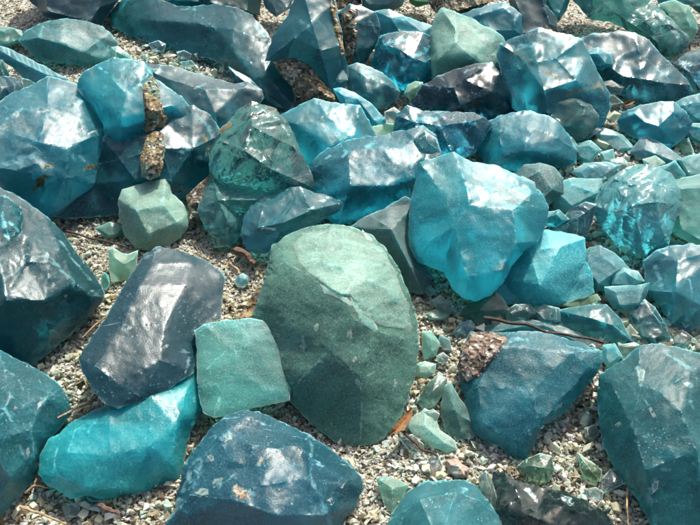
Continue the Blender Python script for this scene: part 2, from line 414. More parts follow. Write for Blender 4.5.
def crust(parent, name, outline, mat, h0=3., lump=3.5, scale=7., label=None, chipped=0., wearv=.25):
    """a grainy skin of slag grown onto a chunk: a lumpy sheet that sinks into the chunk's face at its rim"""
    outline = P(outline); pl, cz, hump = ob_info[parent.name]; seed = random.uniform(0, 90); st = 1.3
    ol = densify(outline, st, 1.6, seed); olq = np.array(ol); n_o = len(ol)
    x0, y0 = olq.min(0); x1, y1 = olq.max(0)
    gx, gy = np.meshgrid(np.arange(x0, x1, st), np.arange(y0, y1, st))
    g = np.stack([gx.ravel(), gy.ravel()], 1) + RNG.uniform(-.3, .3, (gx.size, 2)); g = g[inside(g, ol)]
    sg = [(outline[i], outline[(i + 1) % len(outline)]) for i in range(len(outline))]
    g = g[segdist(g, sg) > 1.2]
    r = delaunay_2d_cdt([Vector(v) for v in np.concatenate([olq, g])], [(i, (i + 1) % n_o) for i in range(n_o)], [], 1, 1e-4)
    V = np.array([(v.x, v.y) for v in r[0]]); do = segdist(V, sg); hp = interp(V, cz) * hump
    wl = worley(V, scale, seed, 0, 1.1)
    up = np.clip(do / min(3, .45 * do.max()), 0, 1) ** .6
    h = hp + up * (h0 + lump * (1 - np.minimum(wl, 1)) + lump * .6 * fbm(V, 6, seed, 4)) - min(2, h0 * 1.5 + .3) * (1 - up)
    if chipped: h += up * chipped * np.minimum(worley(V, 13, seed + 8, random.uniform(-1, 1)), 1) ** 2 - up * chipped * .3
    d = pl.depth(V); X = CAM + rays(V) * (d - h * K * d)[:, None]; Xb = CAM + rays(V) * (d - (hp - 5) * K * d)[:, None]
    n = len(V); F = []
    for f in r[2]:
        a, b_, c_ = V[f[0]], V[f[1]], V[f[2]]
        f = list(f) if (b_[0] - a[0]) * (c_[1] - a[1]) - (b_[1] - a[1]) * (c_[0] - a[0]) < 0 else list(f)[::-1]
        F.append(f); F.append([k + n for k in f[::-1]])
    remap = {}
    for i, o in enumerate(r[3]):
        for k in o: remap.setdefault(k, i)
    for i in range(n_o):
        a, b_ = remap.get(i), remap.get((i + 1) % n_o)
        if a is not None and b_ is not None and a != b_: F.append([a, b_, b_ + n, a + n])
    wr = np.zeros((2 * n, 4)); wr[:n, 0] = np.exp(-do / 2.2) * wearv * 4; wr[:n, 1] = wearv * fbm(V, 14, seed + 2, 3)
    ob = mesh_obj(name, np.concatenate([X, Xb]), F, mat, wr, X.mean(0), parent)
    if label: ob['label'] = label
    return ob

def tube(name, label, cat, pts, rad, mat, group=None, z=.012):
    """a twig or stalk lying on the gravel: (x, y, height) stations along it"""
    C3 = [gpt(p[0], p[1], p[2] if len(p) > 2 else z) for p in pts]
    # resample with wobble
    L = []; n = len(C3)
    for i in range(n - 1):
        for t in np.linspace(0, 1, 7)[:-1]: L.append(C3[i] * (1 - t) + C3[i + 1] * t)
    L.append(C3[-1]); L = np.array(L); sd_ = random.uniform(0, 90)
    L += np.array([[mn.noise(Vector((i * .35, sd_, k * 7.))) for k in range(3)] for i in range(len(L))]) * rad * 1.1
    verts = []; faces = []; m = 7
    for i, p in enumerate(L):
        t = L[min(i + 1, len(L) - 1)] - L[max(i - 1, 0)]; t /= np.linalg.norm(t)
        a = np.cross(t, (0, 0, 1.)); a /= np.linalg.norm(a); b = np.cross(a, t)
        rr = rad * (1 - .45 * i / len(L)) * (1 + .25 * mn.noise(Vector((i * .6, sd_, 3))))
        for k in range(m):
            an = k / m * 2 * math.pi; verts.append(p + rr * (a * math.cos(an) + b * math.sin(an)))
        if i:
            for k in range(m): faces.append([(i - 1) * m + k, (i - 1) * m + (k + 1) % m, i * m + (k + 1) % m, i * m + k])
    faces.append(list(range(m))[::-1]); faces.append([(len(L) - 1) * m + k for k in range(m)])
    ob = mesh_obj(name, np.array(verts), faces, mat, None, C3[0])
    ob['label'] = label; ob['category'] = cat
    if group: ob['group'] = group
    return ob

# ------------------------------------------------------------------ colours

AQUA = (.03, .36, .4); BLUE = (.02, .25, .31); GREEN = (.07, .165, .135); LAQ = (.12, .4, .38)
def G(col, **k):
    k.setdefault('trans', .02)
    col = tuple(np.array(col) * (1 + random.uniform(-.08, .08)))
    return glass_mat('slag_glass', col, **k)
CLG = lambda **k: clear_mat('clear_green_glass', (.25, .8, .62), **k)
CLB = lambda **k: clear_mat('clear_blue_glass', (.2, .68, .8), **k)
RUSTM = stone_mat('rusty_crust', (.15, .1, .035), (.34, .26, .12), (.14, .24, .17), 55, .4)
SANDM = stone_mat('sandy_crust', (.2, .13, .09), (.36, .27, .2), (.1, .08, .06), 45, .35)
BROWNM = stone_mat('brown_slag', (.15, .115, .06), (.32, .26, .16), (.08, .07, .05), 50, .5)
TANM = stone_mat('tan_crust', (.3, .2, .09), (.42, .31, .17), (.22, .15, .07), 40, .1)
GC = 'glass chunk'; GS = 'glass shard'
SH = 'small glass shards on the gravel'

TANP = stone_mat('beige_stone', (.3, .22, .17), (.45, .36, .29), (.24, .2, .17), 30, .1)
GRL = 'glass chunks heaped in the pile'
def LASTOB(): return LAST[0]
# ---------------- foreground
chunk('glass_chunk', 'large rounded dark green cobble with a pale mint fractured top, mid pile', GC,
  '272,246 285,236 305,228 333,223 350,226 372,235 388,250 400,272 410,295 417,320 419,345 415,375 408,400 397,424 384,438 370,446 352,447 334,441 313,426 300,412 290,402 276,385 264,360 255,335 252,316 257,300 265,275',
  '252,316,0 264,300,20 270,268,16 285,262,28 318,280,48 345,296,58 352,318,55 375,330,44 408,340,17 419,345,0; 270,268,16 272,246,0; 345,296,58 365,260,36 350,226,0; 318,280,48 325,250,30 333,223,0; 375,330,44 360,375,38 362,410,21 360,447,0; 345,296,58 330,350,46 360,375,38; 330,350,46 300,380,26 290,402,0; 362,285,48 378,262,30 398,290,24 404,318,20 388,322,32 370,306,47 362,285,48',
  447, glass_mat('green_slag', GREEN, frost=.6, trans=-.3, scuff=.4, grain=.5, sss=.8, dark_speck=.4, rust=(.3, .2, .1)), soft=30, chip=.35, wave=.8, thick=.8,
marks=[('w', '302,336,2 305,352,2'), ('w', '362,405,1.4 361,430,1.4'), ('w', '358,380,1.3 390,365,1.3 403,357,1.3')])
cob = LASTOB()
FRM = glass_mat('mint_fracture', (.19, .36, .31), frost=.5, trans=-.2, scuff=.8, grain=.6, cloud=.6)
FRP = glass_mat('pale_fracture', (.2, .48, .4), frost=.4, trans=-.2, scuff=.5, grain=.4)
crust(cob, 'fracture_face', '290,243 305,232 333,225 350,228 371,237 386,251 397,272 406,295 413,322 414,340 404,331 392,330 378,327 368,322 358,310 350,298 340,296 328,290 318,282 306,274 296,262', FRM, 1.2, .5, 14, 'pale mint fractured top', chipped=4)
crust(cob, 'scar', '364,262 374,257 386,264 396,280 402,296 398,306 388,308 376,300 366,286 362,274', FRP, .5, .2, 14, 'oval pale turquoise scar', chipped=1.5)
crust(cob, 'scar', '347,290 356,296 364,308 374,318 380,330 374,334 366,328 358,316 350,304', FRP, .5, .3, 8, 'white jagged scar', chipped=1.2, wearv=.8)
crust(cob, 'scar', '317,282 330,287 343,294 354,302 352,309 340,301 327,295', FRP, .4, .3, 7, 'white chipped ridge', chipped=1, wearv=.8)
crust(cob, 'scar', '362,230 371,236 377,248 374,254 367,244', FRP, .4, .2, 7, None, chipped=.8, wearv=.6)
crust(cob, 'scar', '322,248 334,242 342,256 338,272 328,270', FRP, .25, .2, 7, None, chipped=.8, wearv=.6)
for sx, sy, sr in ((350, 336, 4.2), (355, 359, 3.4), (358, 382, 4.2), (316, 328, 4), (303, 336, 2.2), (395, 381, 2.4), (408, 384, 2.2), (300, 346, 2.2)):
    crust(cob, 'chip_glint', ' '.join('%.1f,%.1f' % (sx + sr * (1 + .25 * math.sin(3 * a_ + sx)) * math.cos(a_), sy + sr * 1.15 * (1 + .2 * math.cos(2 * a_ + sy)) * math.sin(a_)) for a_ in [k * .785 for k in range(8)]), FRP, .15, .1, 5, None, chipped=0, wearv=.5)
chunk('glass_chunk', 'flat pale aqua green chunk leaning on the left side of the big green cobble', GC,
  '194,331 203,324 225,320 250,318 262,320 272,330 283,347 289,365 291,385 290,400 275,404 255,408 235,414 213,418 203,413 199,398 197,375 197,350',
  '203,324,0 222,340,5 236,352,8 236,372,9 224,396,7 213,418,0; 236,352,8 262,336,4 272,330,0; 236,372,9 265,388,6 290,400,0; 200,388,3 216,384,8 224,396,7',
  492, G(LAQ, frost=.45, trans=.12, scuff=.1, grain=.5, sscale=.08), lean=.28, thick=.35, chip=.35, wave=.5, soft=3, hump=.6, marks=[('w', '203,372,1.5 225,352,1.5'), ('w', '214,410,1.2 225,388,1.2'), ('w', '240,350,1.6 246,345,1.6')])
chunk('glass_chunk', 'dark slate slab with a broad bright sheen across its smooth top, behind the turquoise rock', GC,
  '78,358 90,340 105,318 120,292 135,268 145,254 158,246 175,249 190,254 205,260 218,268 226,277 223,295 221,318 200,328 196,350 194,372 165,392 140,402 118,408 105,404 92,390 82,372',
  '78,358,0 96,366,7 118,384,9 140,396,6 140,402,0; 96,366,7 122,325,10 140,285,9 152,262,6 158,246,0; 118,384,9 160,360,14 194,372,0; 140,285,9 185,285,11 221,318,0; 122,325,10 165,325,15 160,360,14; 165,325,15 185,285,11; 152,262,6 190,262,6 226,277,0',
  412, glass_mat('sheen_slate', (.012, .07, .095), frost=.27, trans=.0, scuff=.35, grain=.25, sss=.7, cloud=.3), lean=.62, soft=10, chip=.4, wave=.7, thick=.5, lift=.075, sheen=(158, 315),
  marks=[('w', '126,330,4 134,327,3'), ('w', '186,370,2.5 190,356,2'), ('w', '145,258,2 160,250,2')])
chunk('glass_chunk', 'bright turquoise frosted rock with a thin sunlit upper rim, near the lower left corner', GC,
  '40,455 37,474 47,486 62,494 70,499 85,496 105,499 125,495 150,491 165,485 180,480 184,465 187,445 193,425 202,410 203,395 200,380 195,362 180,374 160,382 135,390 115,400 95,410 75,420 60,432 48,440',
  '37,474,0 58,476,14 90,488,20 130,488,17 150,491,0; 48,440,0 75,430,16 110,412,22 150,396,24 188,386,16 195,362,0; 188,386,16 176,425,30 172,465,20 180,480,0; 75,430,16 68,452,20 58,476,14; 110,412,22 110,455,28 90,488,20; 110,455,28 150,445,30 172,465,20; 150,445,30 150,396,24; 110,455,28 68,452,20',
  505, glass_mat('turquoise_slag', (.022, .4, .48), frost=.4, trans=.05, scuff=.12, grain=.5, sss=.9, sscale=.09), lean=.3, soft=5, chip=.45, marks=[('w', '194,396,4 196,402,3'), ('w', '62,436,1.5 55,455,1.2 54,470,1.2'), ('w', '88,432,1.4 95,422,1.4'), ('w', '70,446,2 73,444,2')])
chunk('glass_chunk', 'small thin aqua chip hanging under the turquoise rock', GS, '81,488 90,492 98,495 104,498 100,501 92,502 88,500', None, 508, G(AQUA, trans=.4), group=None, thick=.4)
chunk('glass_chunk', 'big dark blue scuffed rock with a beige spot, cut by the bottom edge', GC,
  '163,527 175,508 178,490 180,482 183,466 198,444 213,426 224,416 245,410 258,411 275,419 295,428 310,435 325,445 345,460 361,476 363,490 355,508 345,520 335,548 250,566 160,552',
  '180,482,0 200,468,18 228,440,24 258,411,0; 183,466,0 205,456,18 228,430,20 224,416,0; 200,468,18 190,495,20 163,527,0; 228,440,24 270,448,34 300,445,24 310,435,0; 300,445,28 312,462,40 309,478,42 318,492,40 326,515,36 335,548,0; 190,495,20 235,500,42 275,515,48 326,515,38; 270,448,34 262,485,46 235,500,42; 262,485,46 309,478,40; 326,515,36 348,480,20 345,460,0',
  562, glass_mat('blue_scuffed_slag', (.022, .14, .2), frost=.36, trans=.1, scuff=.75, grain=.6, sss=.8, rust=(.42, .36, .26)), soft=3, chip=1.15,
  marks=[('w', '310,436,3 312,452,3 309,470,3.5 314,485,3 320,500,4 324,510,6'), ('r', '240,493,6 246,497,6 236,488,4'), ('w', '235,492,9 248,499,10'), ('r', '261,460,2.5 259,463,2.5'), ('w', '261,459,4 259,464,4'), ('w', '200,462,6 190,480,6 184,490,5'), ('w', '215,485,7 232,474,5'), ('w', '222,438,4 228,432,4'), ('w', '170,512,4 180,500,4')])
chunk('glass_chunk', 'dark blue rock with a pale chipped ridge, in the lower left corner', GC,
  '-40,352 0,350 15,358 35,368 55,380 62,388 70,402 72,414 60,428 50,440 41,448 36,470 30,485 15,500 0,518 -30,530 -60,450',
  '62,388,0 46,398,22 36,415,30 31,430,32 34,455,18 36,470,0; 36,415,30 10,395,40 0,350,0; 10,395,40 -10,440,54 31,430,32; -10,440,54 10,480,30 36,470,0; -10,440,54 -60,450,0; 46,398,22 35,368,0',
  532, glass_mat('navy_slag', (.025, .17, .21), frost=.38, trans=.1, scuff=.6, grain=.6), soft=3, marks=[('w', '60,389,2 46,398,4 38,412,4 32,425,4'), ('w', '31,430,1.8 33,445,1.5 31,462,1.5 20,478,1.8'), ('w', '5,370,2 20,380,2 24,395,2')])
chunk('glass_chunk', 'very large dark teal rock with a greyish upper band, below the huge boulder', GC,
  '-50,260 -30,192 0,187 20,197 45,215 60,228 75,250 95,275 106,294 100,305 85,322 65,340 50,352 35,366 15,364 -10,362 -45,350',
  '20,197,0 22,232,22 25,262,34 50,262,36 75,282,30 92,298,16 106,294,0; 25,262,34 5,300,50 -45,350,0; 50,262,36 45,300,44 50,352,0; 45,300,44 5,300,50; 25,262,34 -10,230,40 -30,192,0; 75,282,30 60,250,24 45,215,0',
  384, glass_mat('dark_teal_slag', (.012, .105, .13), frost=.34, trans=.12, scuff=.45, grain=.55), soft=3, marks=[('w', '28,256,3 45,254,5 55,264,4 68,278,3 82,292,3'), ('w', '60,240,2 75,262,2 90,280,2'), ('w', '100,296,2 92,290,3'), ('w', '45,255,5 47,257,5')])
chunk('glass_chunk', 'blue chunk with shiny wet looking ridges, lying on the greyish banded teal rock', GC,
  '-25,200 5,195 22,208 30,222 38,240 40,247 28,260 20,266 0,278 -28,288', '5,195,0 2,218,20 10,240,26 26,262,0; 2,218,20 -14,232,24 -25,200,0; 10,240,26 -10,262,24 -28,288,0; 22,208,0 18,228,16 10,240,26; 18,228,16 40,247,0',
  424, G(BLUE, frost=.2, trans=.3, scuff=.5), marks=[('w', '2,215,3 6,235,3 14,250,2'), ('w', '10,222,2 18,232,2')], chip=1.4)
chunk('glass_chunk', 'small rounded sea green cobble with a notch in its top, on shaded gravel', GC,
  '118,199 122,190 140,184 158,178 166,177 170,187 172,193 182,202 190,213 189,227 180,238 165,248 150,251 135,247 124,235 119,215',
  '118,199,0 136,210,18 164,205,20 172,193,0; 136,210,18 148,234,19 150,251,0; 164,205,20 177,222,15 180,238,0; 148,234,19 177,222,15; 136,210,18 140,184,0; 164,205,20 166,177,0; 177,222,15 190,213,0; 148,234,19 124,235,0',
  253, glass_mat('sea_green_slag', (.2, .33, .28), frost=.6, trans=-.2, scuff=.5, grain=.5), soft=1, chip=.6, marks=[('w', '155,222,2 170,212,2 182,210,2'), ('w', '160,200,3 172,200,3'), ('w', '150,228,3 152,240,2')])
chunk('glass_shard', 'small mint shard with two points like ears, behind the slate slab', GS,
  '108,250 113,247 120,252 128,254 138,250 137,262 133,278 122,281 111,282 109,268', '113,247,0 115,258,5 124,264,7 134,258,4 138,250,0; 124,264,7 122,281,0', 288, G((.3, .55, .42), frost=.5, trans=.2), group=SH, thick=.45)
chunk('glass_shard', 'dark green pebble of glass touching the ear pointed mint shard', GS, '101,276 105,272 109,276 110,285 106,291 101,287', None, 296, G((.05, .2, .17)), group=SH)
chunk('glass_chunk', 'smooth deep teal block with a sandy brown crust on its upper corner', GC,
  '460,352 470,332 485,331 505,333 520,331 545,332 565,338 585,345 600,350 604,360 598,372 585,388 575,400 562,415 545,425 540,430 535,445 525,459 515,457 500,447 485,440 473,432 467,420 464,395 458,374',
  '500,346,13 572,352,14 590,366,10 540,424,16 524,446,12 482,426,14 478,386,14 500,346,13; 530,392,19 540,424,16; 530,392,19 478,386,14; 530,392,19 572,352,14; 500,346,13 505,333,0; 572,352,14 600,350,0; 590,366,10 598,372,0; 540,424,16 540,430,0; 524,446,12 525,459,0; 482,426,14 473,432,0; 478,386,14 464,395,0',
  470, glass_mat('deep_teal_block', (.012, .165, .215), frost=.42, trans=.12, scuff=.2, grain=.75, sscale=.07), soft=3, chip=.6, marks=[('w', '556,412,3 562,402,3'), ('w', '510,340,5 535,338,3'), ('w', '600,352,2 560,345,2'), ('w', '532,390,2 533,391,2')])
crust(LASTOB(), 'crust', '457,366 460,352 470,333 485,332 499,333 507,340 500,350 490,365 478,376 465,384 461,378', SANDM, 2.5, 3.5, 6, 'brown sandy crust on the corner')
chunk('glass_chunk', 'big smooth dark teal rock with a lighter right shoulder, at the lower right edge', GC,
  '597,390 600,375 610,367 625,358 640,345 660,343 690,350 720,360 730,450 715,548 660,548 645,512 630,490 615,470 603,445 598,420',
  '640,345,0 638,372,24 641,385,34 660,392,44 682,412,50 697,450,50 715,548,0; 641,385,34 632,425,38 645,470,44 660,548,0; 632,425,38 603,445,0; 638,372,24 610,382,16 597,390,0; 660,392,44 690,372,26 690,350,0; 645,470,44 697,450,50; 632,425,38 610,382,16',
  556, glass_mat('big_teal_slag', (.02, .165, .195), frost=.4, trans=.12, scuff=.25, grain=.5), soft=3, chip=.7, hump=.75,
  marks=[('w', '638,368,4 642,380,4 641,384,3'), ('w', '686,384,5 690,385,4'), ('w', '690,402,3 694,408,2'), ('w', '642,395,1.3 650,408,1.3 656,414,1.3'), ('w', '662,462,2.5 663,463,2.5'), ('w', '619,425,2.5 620,425,2.5'), ('w', '655,480,5 648,500,4'), ('w', '660,350,2 680,362,3 695,372,3'), ('w', '660,470,2 672,470,2')])
chunk('glass_chunk', 'pale blue frosted chunk poking up at the bottom edge, right of centre', GC,
  '380,545 388,522 400,500 410,490 425,481 445,480 465,480 475,485 488,500 500,517 512,545', '388,522,0 420,500,18 455,492,20 478,500,12 488,500,0; 420,500,18 440,545,40 455,492,20', 560, G((.07, .33, .4), frost=.42, trans=.15, scuff=.15, sscale=.08), chip=.7,
  marks=[('w', '460,492,3 466,489,3'), ('w', '432,482,3 448,481,2'), ('w', '446,494,2 450,491,2')])
chunk('glass_shard', 'mint triangular splinter standing beside the pale blue chunk at the bottom edge', GS,
  '376,478 385,476 400,480 409,485 402,500 393,514 385,508', '376,478,0 392,488,6 409,485,0; 392,488,6 393,514,0', 522, G((.28, .55, .45), frost=.5, trans=.2), group=SH, thick=.4)
chunk('glass_chunk', 'dark clear green block full of silvery reflections, in shade at the bottom edge', GC,
  '492,470 505,474 520,482 545,488 565,492 585,500 600,508 612,520 626,548 560,560 497,548 490,510',
  '505,474,0 520,495,10 522,512,18 540,520,22 548,560,0; 545,488,0 556,505,14 540,520,22; 556,505,14 580,512,16 600,508,0; 580,512,16 578,548,22 560,560,0; 520,495,10 500,510,12 490,510,0; 580,512,16 585,500,0',
  565, clear_mat('dark_clear_glass', (.12, .42, .4), rough=.06, dens=60, milk=.03), chip=1.6, soft=1, marks=[('w', '528,490,4 536,500,4'), ('w', '560,498,4 572,502,4')])  # white marks paint the silvery reflections into the colour
chunk('glass_shard', 'pale green lump of glass on the gravel under the deep teal block', GS,
  '517,466 525,459 540,453 552,456 555,470 549,482 535,480 522,475', '517,466,0 532,466,6 545,468,8 555,470,0', 500, G((.24, .42, .32), trans=.4, frost=.3), group=SH)
chunk('glass_shard', 'pointed yellowish green splinter lying on the lit gravel before the big teal rock', GS,
  '577,452 592,462 602,470 601,482 590,481 581,473', '577,452,0 592,472,5 601,482,0', 500, G((.34, .5, .33), trans=.4, frost=.25), group=SH)
chunk('glass_shard', 'clear bluish cube of glass against the foot of the big teal rock', GS,
  '602,478 610,469 622,469 627,483 615,488 601,495', '610,469,0 614,482,5 601,495,0; 614,482,5 627,483,0', 515, G((.4, .58, .6), trans=.55, frost=.2, scuff=.8), group=SH)
chunk('glass_shard', 'clear flat splinter lying on the dark block at the bottom edge', GS, '583,489 596,487 604,492 602,501 588,499', None, 575, G((.4, .58, .58), trans=.55, frost=.2), group=SH, thick=.3)
# shards right of the cobble
chunk('glass_shard', 'half round sea green flake, upper one right beside the green cobble', GS, '422,332 432,331 440,343 436,356 424,360 422,350', None, 372, G((.2, .42, .35), frost=.45), group=SH, thick=.4)
chunk('glass_shard', 'small mint pebble touching the right side of the green cobble', GS, '416,364 425,361 436,364 435,374 425,379 416,376', None, 386, G((.33, .56, .44), frost=.5), group=SH)
chunk('glass_shard', 'glossy grey green shard leaning below the small mint pebble', GS, '416,402 425,386 438,374 447,378 446,390 436,405 424,411', '416,402,0 432,392,7 447,378,0', 420, G((.22, .4, .36), trans=.4, frost=.3), group=SH, thick=.4)
chunk('glass_shard', 'tall dark speckled sea green shard leaning on the deep teal block', GS, '440,408 445,385 451,382 458,395 470,412 476,425 473,438 456,440 445,430', '451,382,0 456,412,10 464,439,0; 456,412,10 476,425,0', 446, G((.1, .22, .2), frost=.55, dark_speck=.5), group=SH, thick=.4)
chunk('glass_shard', 'flat speckled mint flake lying at the lower right of the green cobble', GS, '405,424 415,415 425,408 435,414 440,430 455,440 458,449 447,453 430,446 415,436', '415,436,0 425,426,6 445,443,5 458,449,0; 425,426,6 425,408,0', 462, G((.3, .5, .43), frost=.55, dark_speck=.6), group=SH, lean=.6, thick=.3)
chunk('glass_shard', 'rounded grey blue pebble just above the sandy crust', GS, '453,332 460,323 471,320 475,327 468,338 457,339', None, 346, G((.16, .28, .3)), group=SH)
chunk('glass_shard', 'clear crumbly shard between the speckled mint flake and the pale blue chunk', GS, '398,438 412,434 424,444 424,454 410,452', None, 458, G((.42, .5, .48), trans=.5, frost=.2), group=SH)
chunk('glass_shard', 'white clear splinter standing below the speckled mint flake', GS, '428,458 438,453 443,466 440,478 430,476', None, 484, G((.45, .55, .55), trans=.5, frost=.2), group=SH)
chunk('pebble', 'pinkish beige stone among clear crumbs below the tall speckled shard', 'stone', '446,460 456,455 462,464 470,468 468,478 456,478 448,472', None, 484, TANP, group=None)
chunk('glass_shard', 'pale grey green shard at the right end of the crumbs above the dark clear block', GS, '478,478 486,470 492,480 497,497 492,520 484,505', None, 552, G((.3, .42, .4), trans=.4), group=SH)
# ---------------- middle band
chunk('glass_chunk', 'large bright blue faceted boulder with a pale chipped crest, right of the centre', GC,
  '413,203 418,185 422,165 440,160 455,155 465,162 480,166 495,168 510,175 525,182 540,195 546,210 543,225 535,240 520,252 510,264 502,280 490,292 475,298 466,296 455,288 445,270 432,265 420,260 412,245 411,225',
  '455,226,27 467,274,25 500,268,27 514,242,28 512,210,26 470,206,26 455,226,27; 470,206,26 466,186,18 455,155,0; 512,210,26 528,196,12 540,195,0; 455,226,27 432,240,15 420,260,0; 467,274,25 466,296,0; 500,268,27 502,280,0; 514,242,28 535,240,0; 466,186,18 440,190,14 422,165,0; 466,186,18 500,192,14 525,182,0',
  352, glass_mat('bright_blue_slag', (.02, .3, .37), frost=.36, trans=.15, scuff=.3, grain=.5, sscale=.09), soft=1, chip=.7, hump=1.,
  marks=[('w', '468,170,2 482,182,3 490,190,4 505,196,3'), ('w', '495,180,5 512,186,6 528,192,5'), ('w', '500,202,4 516,210,4 520,200,4'), ('w', '452,225,1.5 458,255,1.5 467,276,1.8 490,273,1.6'), ('w', '500,265,3 505,258,3'), ('r', '502,268,2 503,264,2')])
chunk('glass_chunk', 'frosted aqua wedge tucked under the right side of the bright blue boulder', GC,
  '490,296 500,276 510,258 518,245 528,236 545,232 570,235 583,240 584,260 590,275 592,292 580,298 565,302 545,305 525,305 505,302', '510,258,0 530,252,12 560,248,12 583,240,0; 530,252,12 540,285,22 545,305,0; 560,248,12 540,285,22', 322, G((.05, .36, .42), frost=.48, trans=-.1, scuff=.15, grain=.9), chip=.6)
chunk('glass_chunk', 'ribbed grey blue shell like chunk behind the frosted aqua wedge', GC,
  '528,240 545,228 560,222 570,210 585,203 596,205 592,220 584,242 584,252 560,250 540,250', '545,228,0 562,226,8 578,218,10 596,205,0; 578,218,10 575,250,8', 272, G((.07, .2, .25), frost=.25, rib=.9, scuff=.3, trans=.3), chip=.6)
chunk('glass_chunk', 'clear ribbed blue green lump with a bright emerald wedge below, near the right edge', GC,
  '595,206 603,188 612,178 625,170 645,165 657,168 670,175 678,190 680,206 672,225 667,243 655,249 644,257 630,255 620,248 610,235 599,220',
  '595,206,0 618,212,20 632,206,24 655,202,26 680,206,0; 612,178,0 628,186,16 655,185,16 670,175,0; 632,206,24 640,232,20 644,257,0; 655,202,26 662,228,16 667,243,0; 618,212,20 628,186,16; 655,202,26 655,185,16',
  285, clear_mat('clear_teal_lump', (.08, .6, .66), rough=.16, dens=10, milk=.25, rib=.8), chip=1.6, soft=2, marks=[('w', '605,205,3 620,214,4 640,208,3'), ('w', '620,188,2 650,180,2 665,186,2')])
chunk('glass_chunk', 'pale sea green rock cut by the right edge beside the clear ribbed lump', GC, '670,182 690,178 715,172 730,240 705,249 688,240 672,232 668,205', None, 262, G((.14, .38, .37), frost=.5, trans=.15), chip=.6)
chunk('glass_chunk', 'tall grey blue block with one glossy face, above the big smooth teal rock', GC,
  '645,262 658,252 672,248 690,246 720,250 730,320 715,330 700,324 685,331 672,322 660,305 648,290', '658,252,0 678,262,12 676,292,24 672,322,0; 678,262,12 720,250,0; 676,292,24 648,290,0', 342, G((.06, .26, .33), frost=.32, trans=.15, scuff=.25), marks=[('w', '656,268,4 660,282,5'), ('w', '690,280,1.5 692,295,1.5'), ('w', '672,290,1.5 676,310,1.5')])  # first white mark paints the highlight on the glossy face
chunk('glass_chunk', 'grey frosted aqua piece between the aqua wedge and the ribbed lump', GC, '583,258 590,248 600,246 612,252 622,260 630,270 618,276 612,288 597,290 588,275', None, 304, G((.08, .28, .33), frost=.5), chip=.6)
chunk('glass_chunk', 'little pale turquoise block sitting in the middle of the right hand rubble', GC, '612,284 614,273 624,268 638,272 644,281 632,285 618,287', None, 322, G((.16, .45, .48), frost=.4), group=SH)
chunk('glass_chunk', 'pale triangular aqua wedge below the little turquoise block', GC, '605,287 625,286 640,285 649,283 646,295 641,305 629,313 615,308 607,298', None, 335, G((.13, .36, .4), frost=.45), chip=.6)
chunk('glass_chunk', 'glassy aqua shard with a white blob, left of the tall grey blue block', GC, '630,312 645,300 655,308 664,322 670,338 656,342 641,340 633,328', None, 354, G((.11, .31, .36), frost=.3, trans=.3), marks=[('w', '650,324,4 655,323,3')])
chunk('glass_chunk', 'wide aqua slab above the twig, in front of the frosted wedge', GC, '556,310 575,308 590,305 606,305 620,320 630,340 615,341 595,337 570,330 556,322', '556,310,0 590,318,10 612,325,10 630,340,0; 590,318,10 590,305,0', 352, G((.06, .28, .33), frost=.35, trans=.2), marks=[('w', '600,318,4 605,326,3'), ('w', '622,332,3 626,338,3')], lean=.45)
chunk('glass_shard', 'yellowish green sliver under the frosted aqua wedge', GS, '562,305 578,299 594,295 597,300 582,307', None, 330, G((.3, .45, .28)), group=SH)
chunk('glass_shard', 'pale aqua chip wedged above the notch between the two big teal rocks', GS, '602,345 615,343 623,357 608,368 602,360', None, 386, G((.2, .5, .56), frost=.4), group=SH)
chunk('glass_shard', 'mint clear chip beside the pale aqua chip, at the top of the big teal rock', GS, '618,345 634,342 640,345 628,356 622,356', None, 382, G((.35, .52, .48), trans=.4), group=SH)
chunk('glass_chunk', 'thin grey teal slab with the twig lying along it, behind the deep teal block', GC, '478,331 500,322 520,318 545,322 560,326 590,338 600,348 585,346 560,338 530,333 505,334', None, 345, G((.09, .24, .27), frost=.4), lean=.6, thick=.4)
chunk('glass_chunk', 'translucent sea green wedge below the bright blue boulder', GC, '456,316 470,302 485,297 495,292 503,300 508,310 495,318 475,322', '456,316,0 480,310,8 495,292,0; 480,310,8 508,310,0', 332, G((.14, .34, .3), trans=.35, frost=.35), group=GRL)
chunk('glass_shard', 'pale glassy pebble on the left of the twig', GS, '504,312 515,304 530,304 536,313 524,321 508,321', None, 334, G((.25, .45, .46), trans=.4, frost=.3), group=SH)
chunk('glass_shard', 'pale blue pebble on the right above the twig', GS, '535,311 545,306 557,309 558,320 545,322', None, 336, G((.22, .42, .46), trans=.3), group=SH)
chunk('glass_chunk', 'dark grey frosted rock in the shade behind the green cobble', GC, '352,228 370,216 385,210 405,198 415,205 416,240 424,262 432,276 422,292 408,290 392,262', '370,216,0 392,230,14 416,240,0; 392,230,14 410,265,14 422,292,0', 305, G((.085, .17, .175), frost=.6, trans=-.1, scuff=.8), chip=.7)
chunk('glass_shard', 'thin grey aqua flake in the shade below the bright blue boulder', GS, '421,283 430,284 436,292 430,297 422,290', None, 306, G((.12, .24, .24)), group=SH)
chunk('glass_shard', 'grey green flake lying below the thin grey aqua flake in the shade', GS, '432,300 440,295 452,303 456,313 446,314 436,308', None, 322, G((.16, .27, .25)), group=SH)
chunk('glass_shard', 'flat pale green flake lying in the shade right of the cobble shoulder', GS, '424,314 436,309 450,314 446,320 430,320', None, 328, G((.2, .34, .28)), group=SH, lean=.7, thick=.3)
